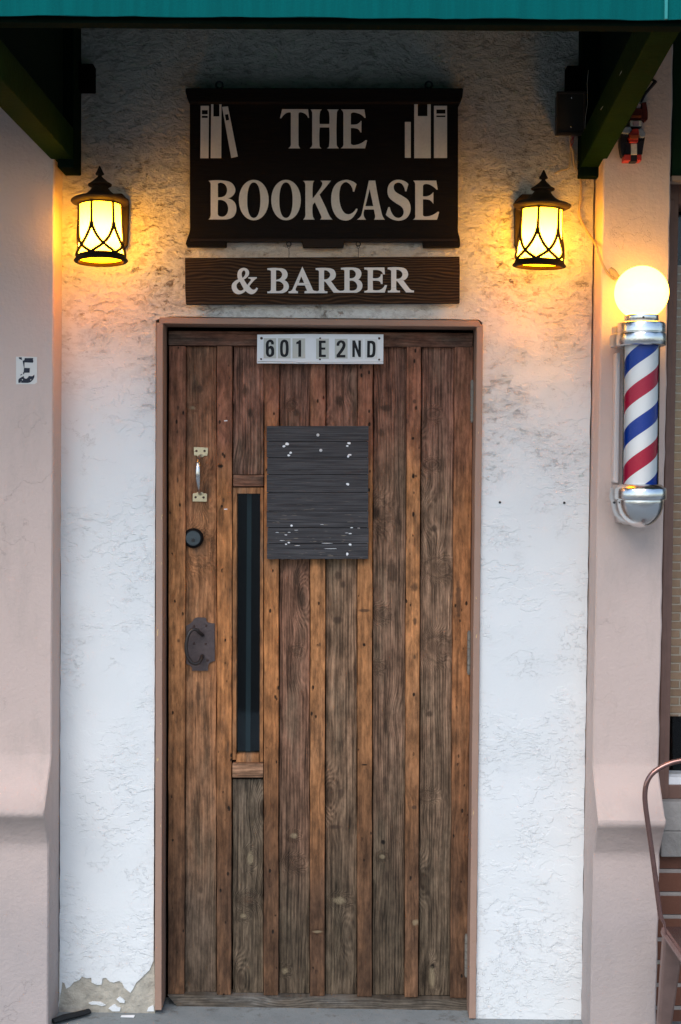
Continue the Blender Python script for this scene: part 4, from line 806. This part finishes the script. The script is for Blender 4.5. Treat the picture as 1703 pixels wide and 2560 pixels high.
# striped drum
t = NT('barber_stripes'); tc = t.n('ShaderNodeTexCoord').outputs['Object']; s_ = t.xyz(tc)
an = t.m1('DIVIDE', t.m1('ARCTAN2', s_[1], s_[0]), 6.28318); zc_ = zb(2240)
period = R_(590); ph = t.m1('FRACT', t.m1('ADD', t.m1('SUBTRACT', t.m1('DIVIDE', s_[2], period), an), 5.0 - .25 - (zb(1385) - zc_) / period + .125))
cs = t.ramp(ph, [(0, (.002, .045, .33)), (.25, (.85, .85, .85)), (.5, (.46, .012, .06)), (.75, (.85, .85, .85))], True)
M['stripes'] = t.pbr(cs, .5, Specular_IOR_Level=.05)
drum = part('striped_drum', [(137, 735), (137, 1900)], M['stripes'], seg=72)
part('glass_tube', [(150, 742), (150, 1896)], M['clear_tube'], seg=64)
part('lower_collar', [(0, 1892), (160, 1893), (172, 1898), (205, 1925), (212, 1935), (212, 2010), (210, 2016), (204, 2022), (186, 2023), (0, 2023)], M['chrome'])
part('bowl', [(188, 2020)] + [(190 * math.cos(math.radians(a)), 2032 + 222 * math.sin(math.radians(a))) for a in range(0, 91, 6)], M['chrome'])
mh = []
def shell(name, pr, dx, dy, mat):
    b = MB(); ym = sum(y for r, y in pr) / len(pr); b.lathe([(R_(r), zb(y)) for r, y in pr], (at(ym) + dx, BA + dy, 0), 48)
    b.box(at(ym) + dx - R_(110), at(ym) + dx + R_(90), BA + dy, -.118, zb(pr[-2][1]) + .004, zb(pr[1][1]) - .006); return b.build(name, mat, BP, smooth=True)
shell('wall_bracket', [(0, 572), (180, 573), (186, 585), (186, 632), (196, 642), (200, 725), (192, 742), (0, 744)], -R_(28), .055, M['chrome_dull'])
shell('wall_bracket', [(0, 1900), (170, 1902), (200, 1930), (203, 2010), (190, 2045), (182, 2100), (162, 2155), (130, 2202), (80, 2234), (0, 2240)], -R_(22), .055, M['chrome_dull'])
b = MB(); xa_ = P(1480 + 180 / 3.318, 1200, -.14).x; xb_ = P(1480 + 232 / 3.318, 900, -.14).x
b.hexa([P(1480 + 200 / 3.318, 640 + 800 / 3.318, -.16), P(1480 + 236 / 3.318, 640 + 802 / 3.318, -.16), P(1480 + 222 / 3.318, 640 + 1886 / 3.318, -.16), P(1480 + 178 / 3.318, 640 + 1880 / 3.318, -.16)], [P(1480 + 200 / 3.318, 640 + 800 / 3.318, -.16) + Vector((0, .041, 0)), P(1480 + 236 / 3.318, 640 + 802 / 3.318, -.16) + Vector((0, .041, 0)), P(1480 + 222 / 3.318, 640 + 1886 / 3.318, -.16) + Vector((0, .041, 0)), P(1480 + 178 / 3.318, 640 + 1880 / 3.318, -.16) + Vector((0, .041, 0))])
b.build('back_rail', simple('white_back_rail', (.62, .57, .55), .35, var=.08), BP, bevel=.004)
for x, y in ((412 + 15, 508), ):
    b = MB(); b.lathe([(0, -.003), (.003, -.002), (.003, .001)], P(1480 + x / 3.318, 640 + y / 3.318, BA - R_(140)), 12, axis='Y'); b.build('screw', M['black_metal'], BP)
for x in (185, 590):
    b = MB(); q_ = P(1480 + x / 3.318, 640 + 2045 / 3.318, BA); b.lathe([(0, -.005), (.0035, -.004), (.0035, .004), (0, .005)], q_, 12, axis='Y'); b.build('screw', M['black_metal'], BP)

# ------------------------------------------------------------------ junction box and cable
JB = thing('junction_box', P(1428, 337, -.03), 'dark rusty electrical junction box on the wall above the right lantern', 'junction box')
b = MB(); b.px([[(1395, 232), (1462, 232), (1462, 330), (1394, 330)]], -.055, -.002); b.build('box', simple('dark_box_paint', (.035, .026, .018), .6, .2, var=.4), JB, bevel=.003)
b = MB(); b.px([[(1392, 228), (1465, 228), (1464, 338), (1391, 338)], [(1397, 234), (1460, 234), (1459, 330), (1396, 330)]], -.059, -.050); b.build('rim', simple('dark_box_rim', (.05, .035, .025), .5, .3), JB, bevel=.001)
for i, (pp, colr) in enumerate((([(595, 1130), (612, 1160), (596, 1190), (600, 1225)], (.45, .05, .05)), ([(628, 1135), (614, 1175), (618, 1200), (596, 1232)], (.38, .04, .06)))):
    b = MB(); b.tube([P(*z2(x, y), -.03 + .004 * i) for x, y in pp], .0014, 6); b.build('wire', simple('red_wire', colr, .5), JB, smooth=True)
for x, y in ((605, 822), (600, 1070)):
    b = MB(); b.lathe([(0, -.002), (.0022, 0)], P(*z2(x, y), -.0555), 10, axis='Y'); b.build('screw', M['nickel'], JB)
cabm = simple('cream_cable', (.46, .34, .19), .5)
def smooth_path(pts, sub=5):
    out = []
    for i in range(len(pts) - 1):
        p0, p1, p2, p3 = pts[max(i - 1, 0)], pts[i], pts[i + 1], pts[min(i + 2, len(pts) - 1)]
        for k in range(sub):
            u = k / sub; out.append(.5 * ((2 * p1) + (p2 - p0) * u + (2 * p0 - 5 * p1 + 4 * p2 - p3) * u * u + (3 * p1 - p0 - 3 * p2 + p3) * u ** 3))
    return out + [pts[-1]]
CA = thing('cable', P(*z2(600, 1230), -.02), 'thin cream electric cable drooping from the junction box to the barber pole globe', 'cable')
pth = [(592, 1215, -.02), (612, 1270, -.018), (625, 1380, -.014), (650, 1435, -.012), (672, 1500, -.008), (684, 1570, -.008), (676, 1700, -.008), (668, 1790, -.009), (690, 1870, -.01), (740, 1960, -.014), (790, 2030, -.03), (815, 2080, -.126), (838, 2150, -.128), (868, 2230, -.130), (910, 2300, -.135), (955, 2345, -.15), (985, 2352, -.17)]
b = MB(); b.tube(smooth_path([P(*z2(x, y), Y) for x, y, Y in pth]), .0036, 8); b.build('cord', cabm, CA, smooth=True)
b = MB(); b.tube(smooth_path([P(*z2(x, y), Y) for x, y, Y in [(590, 1140, -.03), (592, 1300, -.012), (588, 1395, -.009), (560, 1425, -.007), (500, 1440, -.006), (460, 1460, -.004)]]), .0019, 8); b.build('cord', cabm, CA, smooth=True)
b = MB(); b.tube([P(*z2(928, 2262), -.145), P(*z2(950, 2285), -.15), P(*z2(985, 2330), -.16), P(*z2(1010, 2352), -.175)], [.006, .0095, .0085, .006], 12); b.build('plug', cabm, CA, smooth=True)

# ------------------------------------------------------------------ painted ornament under the right arm
OY = -.15
q5 = lambda l: [(1380 + x / 4.854, 180 + y / 4.854) for x, y in l]
ON = thing('wall_ornament', P(1580, 400, OY), 'small red, black and silver wall ornament high on the right pilaster, under the awning arm', 'ornament')
cm = {k: simple('ornament_' + k, c, .4, var=.35, vs=90) for k, c in dict(black=(.02, .018, .022), red=(.42, .03, .02), orange=(.38, .07, .02), silver=(.26, .29, .33), white=(.62, .56, .44), maroon=(.10, .02, .015), pink=(.40, .26, .25)).items()}
for nm, l, y0, y1, c in (
    ('body', [(900, 850), (1120, 830), (1095, 1000), (880, 1000)], -.15, -.117, 'black'),
    ('foot', rect(878, 1000, 957, 1072), -.158, -.117, 'red'), ('foot', rect(1040, 1000, 1090, 1072), -.158, -.117, 'red'), ('foot_centre', rect(957, 1003, 1040, 1085), -.150, -.117, 'black'),
    ('stripe', rect(960, 866, 1034, 1004), -.153, -.145, 'white'),
    ('chest', [(985, 688), (1050, 688), (1060, 730), (1050, 800), (1045, 850), (950, 850), (942, 800), (955, 735)], -.165, -.13, 'red'),
    ('belt', [(945, 765), (1052, 765), (1048, 815), (948, 812)], -.1675, -.16, 'orange'),
    ('shoulder', [(850, 735), (880, 670), (950, 662), (975, 700), (945, 742), (900, 748)], -.160, -.125, 'silver'), ('shoulder', [(1052, 690), (1100, 695), (1135, 740), (1128, 785), (1075, 790), (1055, 750)], -.160, -.125, 'silver'),
    ('wing', curve([(835, 735), (905, 745), (905, 830, 1), (885, 930, 1), (870, 1025), (850, 1010, 1), (832, 920, 1), (828, 830, 1)]), -.148, -.12, 'black'), ('wing', [(1060, 790), (1132, 790), (1115, 880), (1098, 1000), (1075, 1000)], -.145, -.118, 'black'),
    ('head', rect(950, 588, 1088, 655), -.158, -.125, 'white'), ('face', rect(985, 592, 1058, 650), -.161, -.156, 'pink'), ('neck', rect(945, 655, 1090, 672), -.150, -.12, 'black'),
    ('hood', [(1010, 440), (1092, 440), (1090, 585), (938, 578), (960, 540)], -.152, -.12, 'maroon'), ('hood_band', [(975, 525), (1088, 525), (1085, 555), (955, 552)], -.155, -.15, 'orange'),
    ('back_post', [(1092, 370), (1145, 360), (1165, 480), (1165, 575), (1130, 600), (1092, 560)], -.14, -.118, 'maroon'), ('knob', ell(1048, 408, 32, 32, 16), -.15, -.12, 'pink')):
    b = MB(); b.px([q5(l)], y0, y1); b.build(nm, cm[c], ON, bevel=.0015)
b = MB(); b.tube([P(1380 + 1085 / 4.854, 180 + 360 / 4.854, -.13), P(1380 + 1130 / 4.854, 180 + 270 / 4.854, -.13), P(1380 + 1245 / 4.854, 180 + 130 / 4.854, -.132), P(1380 + 1262 / 4.854, 180 + 110 / 4.854, -.132)], [.003, .004, .005, .0055], 8); b.tube([P(1380 + 1215 / 4.854, 180 + 92 / 4.854, -.13), P(1380 + 1262 / 4.854, 180 + 120 / 4.854, -.13)], .004, 8); b.build('rod', cm['black'], ON, smooth=True)

# ------------------------------------------------------------------ neighbouring shopfront at the right edge
FY = .03
BW = thing('brick_wall', (1.2, .1, 0), 'red brick wall with pale mortar below the shop window at the right edge', 'brick wall')
zs0 = P(1660, 2143, -.03).z
b = MB(); b.box(P(1640, 2300, .0).x - .01, 2.6, .0, .3, -.1, zs0 + .02); b.build('masonry', M['red_brick'], BW)
b = MB(); b.box(P(1600, 1200, .03).x, 2.6, .10, .3, P(1690, 447, .03).z, 3.7); b.build('upper_wall', M['pink'], BW)
b = MB(); xs1 = P(1654, 2060, -.03).x; zs1 = P(1660, 2009, -.03).z; zm = P(1660, 2078, -.03).z
b.box(xs1, 2.6, -.03, .2, zs0, zm - .001); b.hexa([(xs1 + .001, -.028, zm), (2.6, -.028, zm), (2.6, .2, zm), (xs1 + .001, .2, zm)], [(xs1 + .001, -.005, zs1), (2.6, -.005, zs1), (2.6, .2, zs1), (xs1 + .001, .2, zs1)])
b.build('sill', M['concrete_sill'], BW, bevel=.004)
SW = thing('shop_window', (1.3, FY, zs1), 'brown framed shop window right of the barber pole', 'window')
fx0t, fx1t = P(1676, 500, FY).x, P(1697, 560, FY).x; fx0b, fx1b = P(1648, 1950, FY).x, P(1673, 1930, FY).x
zt_ = P(1690, 450, FY).z; zt2 = P(1690, 511, FY).z; zb_ = zs1; zb2 = P(1690, 1945, FY).z
def xx(a, b_, z): u = (z - zb_) / (zt_ - zb_); return b_ + (a - b_) * u
b = MB(); b.hexa([(fx0b - .012, FY, zb_), (fx1b, FY, zb_), (fx1t, FY, zt_), (fx0t - .012, FY, zt_)], [(fx0b - .012, .15, zb_), (fx1b, .15, zb_), (fx1t, .15, zt_), (fx0t - .012, .15, zt_)]); b.build('side_frame', M['brown_frame'], SW, bevel=.003)
b = MB(); b.hexa([(fx0b - .002, FY - .006, zb_), (xx(fx0t, fx0b, zb_) + .012, FY - .006, zb_), (fx0t + .012, FY - .006, zt_ - .06), (fx0t - .002, FY - .006, zt_ - .06)], [(fx0b - .002, FY, zb_), (fx0b + .012, FY, zb_), (fx0t + .012, FY, zt_ - .06), (fx0t - .002, FY, zt_ - .06)]); b.build('moulding', M['brown_frame'], SW, bevel=.002)
b = MB(); b.box(fx1t - .001, 2.5, FY + .002, .15, zt2, zt_ + .02); b.build('top_frame', M['brown_frame'], SW, bevel=.003)
b = MB(); b.box(fx1b - .001, 2.5, FY + .002, .15, zb_, zb2 - .022); b.build('bottom_frame', M['brown_frame'], SW, bevel=.003)
b = MB(); b.box(fx1b, 2.5, FY + .008, .14, zb2 - .022, zb2); b.build('glazing_strip', M['plaque_white'], SW, bevel=.001)
b = MB(); b.box(fx1b - .02, 2.5, .085, .09, zb2 - .01, zt2 + .01); b.build('pane', M['clear_tube'], SW)
zk0 = P(1698, 1790, .12).z; zk1 = P(1698, 664, .12).z
b = MB(); b.box(fx1b - .05, 2.5, .115, .135, zk0, zk1); b.build('interior_brick', M['tan_brick'], SW)
b = MB(); b.box(fx1b - .05, 2.5, .40, .42, zb_, zt_ + .1); b.build('dark_interior', M['black_gap'], SW)
A2 = thing('window_awning', (1.3, -.1, P(1690, 443, -.12).z), 'dark green awning over the shop window at the right edge', 'awning')
za = P(1690, 440, -.10).z
b = MB(); b.hexa([(P(1680, 440, -.10).x, -.10, za), (2.6, -.10, za), (2.6, -.055, za), (P(1680, 440, -.10).x, -.055, za)], [(P(1686, 95, -.10).x, -.10, za + .62), (2.6, -.10, za + .62), (2.6, -.055, za + .62), (P(1686, 95, -.10).x, -.055, za + .62)]); b.build('side_canvas', simple('green_awning_side', (.004, .020, .009), .8, var=.4, vs=8), A2)
b = MB(); xq = P(1680, 440, -.10).x; b.box(xq - .002, 2.6, -.108, -.05, za - .014, za - .001); b.build('frame_bar', simple('grey_bar', (.22, .18, .16), .6), A2)
b = MB(); b.hexa([(xq + .05, -.9, za + .25), (2.6, -.9, za + .25), (2.6, -.1, za + .62), (xq + .05, -.1, za + .62)], [(xq + .05, -.9, za + .256), (2.6, -.9, za + .256), (2.6, -.1, za + .626), (xq + .05, -.1, za + .626)]); b.build('roof_canvas', M['teal'], A2)

# ------------------------------------------------------------------ metal chair at the right edge
CY = -.34
CH = thing('metal_chair', (P(1760, 2400, CY).x, CY + .2, gz(1)), 'copper-brown bent tube metal chair at the right edge, in front of the brick wall', 'chair')
q4 = [(703, 365 - 1), (840, 385)]
tp = [(1703 + 28, 1893), (1703, 1901), (1678, 1907), (1651.5, 1919), (1630, 1935), (1617, 1957), (1612.5, 1985), (1614, 2015), (1618, 2045), (1632, 2144), (1645, 2243), (1652, 2296)]
half = [P(x, y, CY) for x, y in tp]; xc = P(1810, 2200, CY).x
half[-1] += Vector((.0, -.0, 0))
zs = half[-1].z
path = smooth_path([Vector((2 * xc - p.x, p.y, p.z)) for p in half[::-1]] + [Vector((xc, CY, half[0].z + .003))] + half)
b = MB(); b.tube(path, .0072, 14); b.build('tube_frame', M['copper_tube'], CH, smooth=True)
sx0 = P(1662, 2320, CY).x; sx1 = 2 * xc - sx0; zseat = P(1690, 2330, CY).z
b = MB(); b.box(sx0, sx1, CY - .30, CY + .06, zseat - .03, zseat); b.build('seat', M['copper_tube'], CH, bevel=.012)
b = MB(); b.hexa([(xc - .06, CY + .012, zseat), (xc + .06, CY + .012, zseat), (xc + .05, CY + .004, half[0].z), (xc - .05, CY + .004, half[0].z)], [(xc - .06, CY + .016, zseat), (xc + .06, CY + .016, zseat), (xc + .05, CY + .008, half[0].z), (xc - .05, CY + .008, half[0].z)]); b.build('back_splat', M['copper_tube'], CH, bevel=.001)
for sg in (-1, 1):
    X0 = sx0 if sg < 0 else sx1; e = P(1652, 2296, CY); ex = e.x if sg < 0 else 2 * xc - e.x
    b = MB(); b.tube([(ex, CY, e.z + .006), (ex - sg * .010, CY, e.z - .014), (X0 - sg * .004, CY - .002, zseat - .012)], [.006, .004, .003], 8); b.build('bracket', M['copper_tube'], CH, smooth=True)
    for fy in (0, 1):
        y_ = CY + .03 if fy == 0 else CY - .27; yb_ = y_ + (.05 if fy == 0 else -.03)
        g_ = gz(X0) + .001; xo = X0 + sg * .006; tt = [(X0 - sg * .002, y_ - .022, zseat - .004), (X0 - sg * .06, y_ - .02, zseat - .02), (xo - sg * .032, yb_ - .018, g_), (xo, yb_ - .018, g_)]
        b = MB(); b.hexa([Vector(q) for q in tt], [Vector(q) + Vector((0, .035 if i < 2 else .03, 0)) for i, q in enumerate(tt)]); b.build('leg', M['leg_metal'], CH, bevel=.006)

# ------------------------------------------------------------------ litter on the pavement
q2 = lambda x, y, Y: P(x / 3.022, 1780 + y / 3.022, Y)
pa, pb = q2(400, 2322, -.10), q2(675, 2258, -.018)
for p_ in (pa, pb): p_.z = gz(p_.x) + .012
b = MB(); b.tube([pa, pa.lerp(pb, .3) + Vector((0, 0, .002)), pa.lerp(pb, .7), pb], [.011, .014, .013, .012], 12, flat=.6)
T_ = b.build('rubber_strip', simple('black_rubber', (.02, .022, .024), .7, var=.4, bs=40, bd=.004), smooth=True); tag(T_, 'black rubber strip lying in the corner at the foot of the left pilaster', 'rubber strip')
pc = P(319, 2539, -.03); g0 = gz(pc.x) + .0012; b = MB(); b.hexa([(pc.x - .020, pc.y - .004, g0), (pc.x + .020, pc.y - .006, g0), (pc.x + .021, pc.y + .007, g0), (pc.x - .019, pc.y + .008, g0)], [(pc.x - .020, pc.y - .004, g0 + .0015), (pc.x + .020, pc.y - .006, g0 + .001), (pc.x + .021, pc.y + .007, g0 + .003), (pc.x - .019, pc.y + .008, g0 + .0015)])
tag(b.build('paper_scrap', M['fleck']), 'tiny white paper scrap on the pavement below the peeling plaster', 'paper scrap')
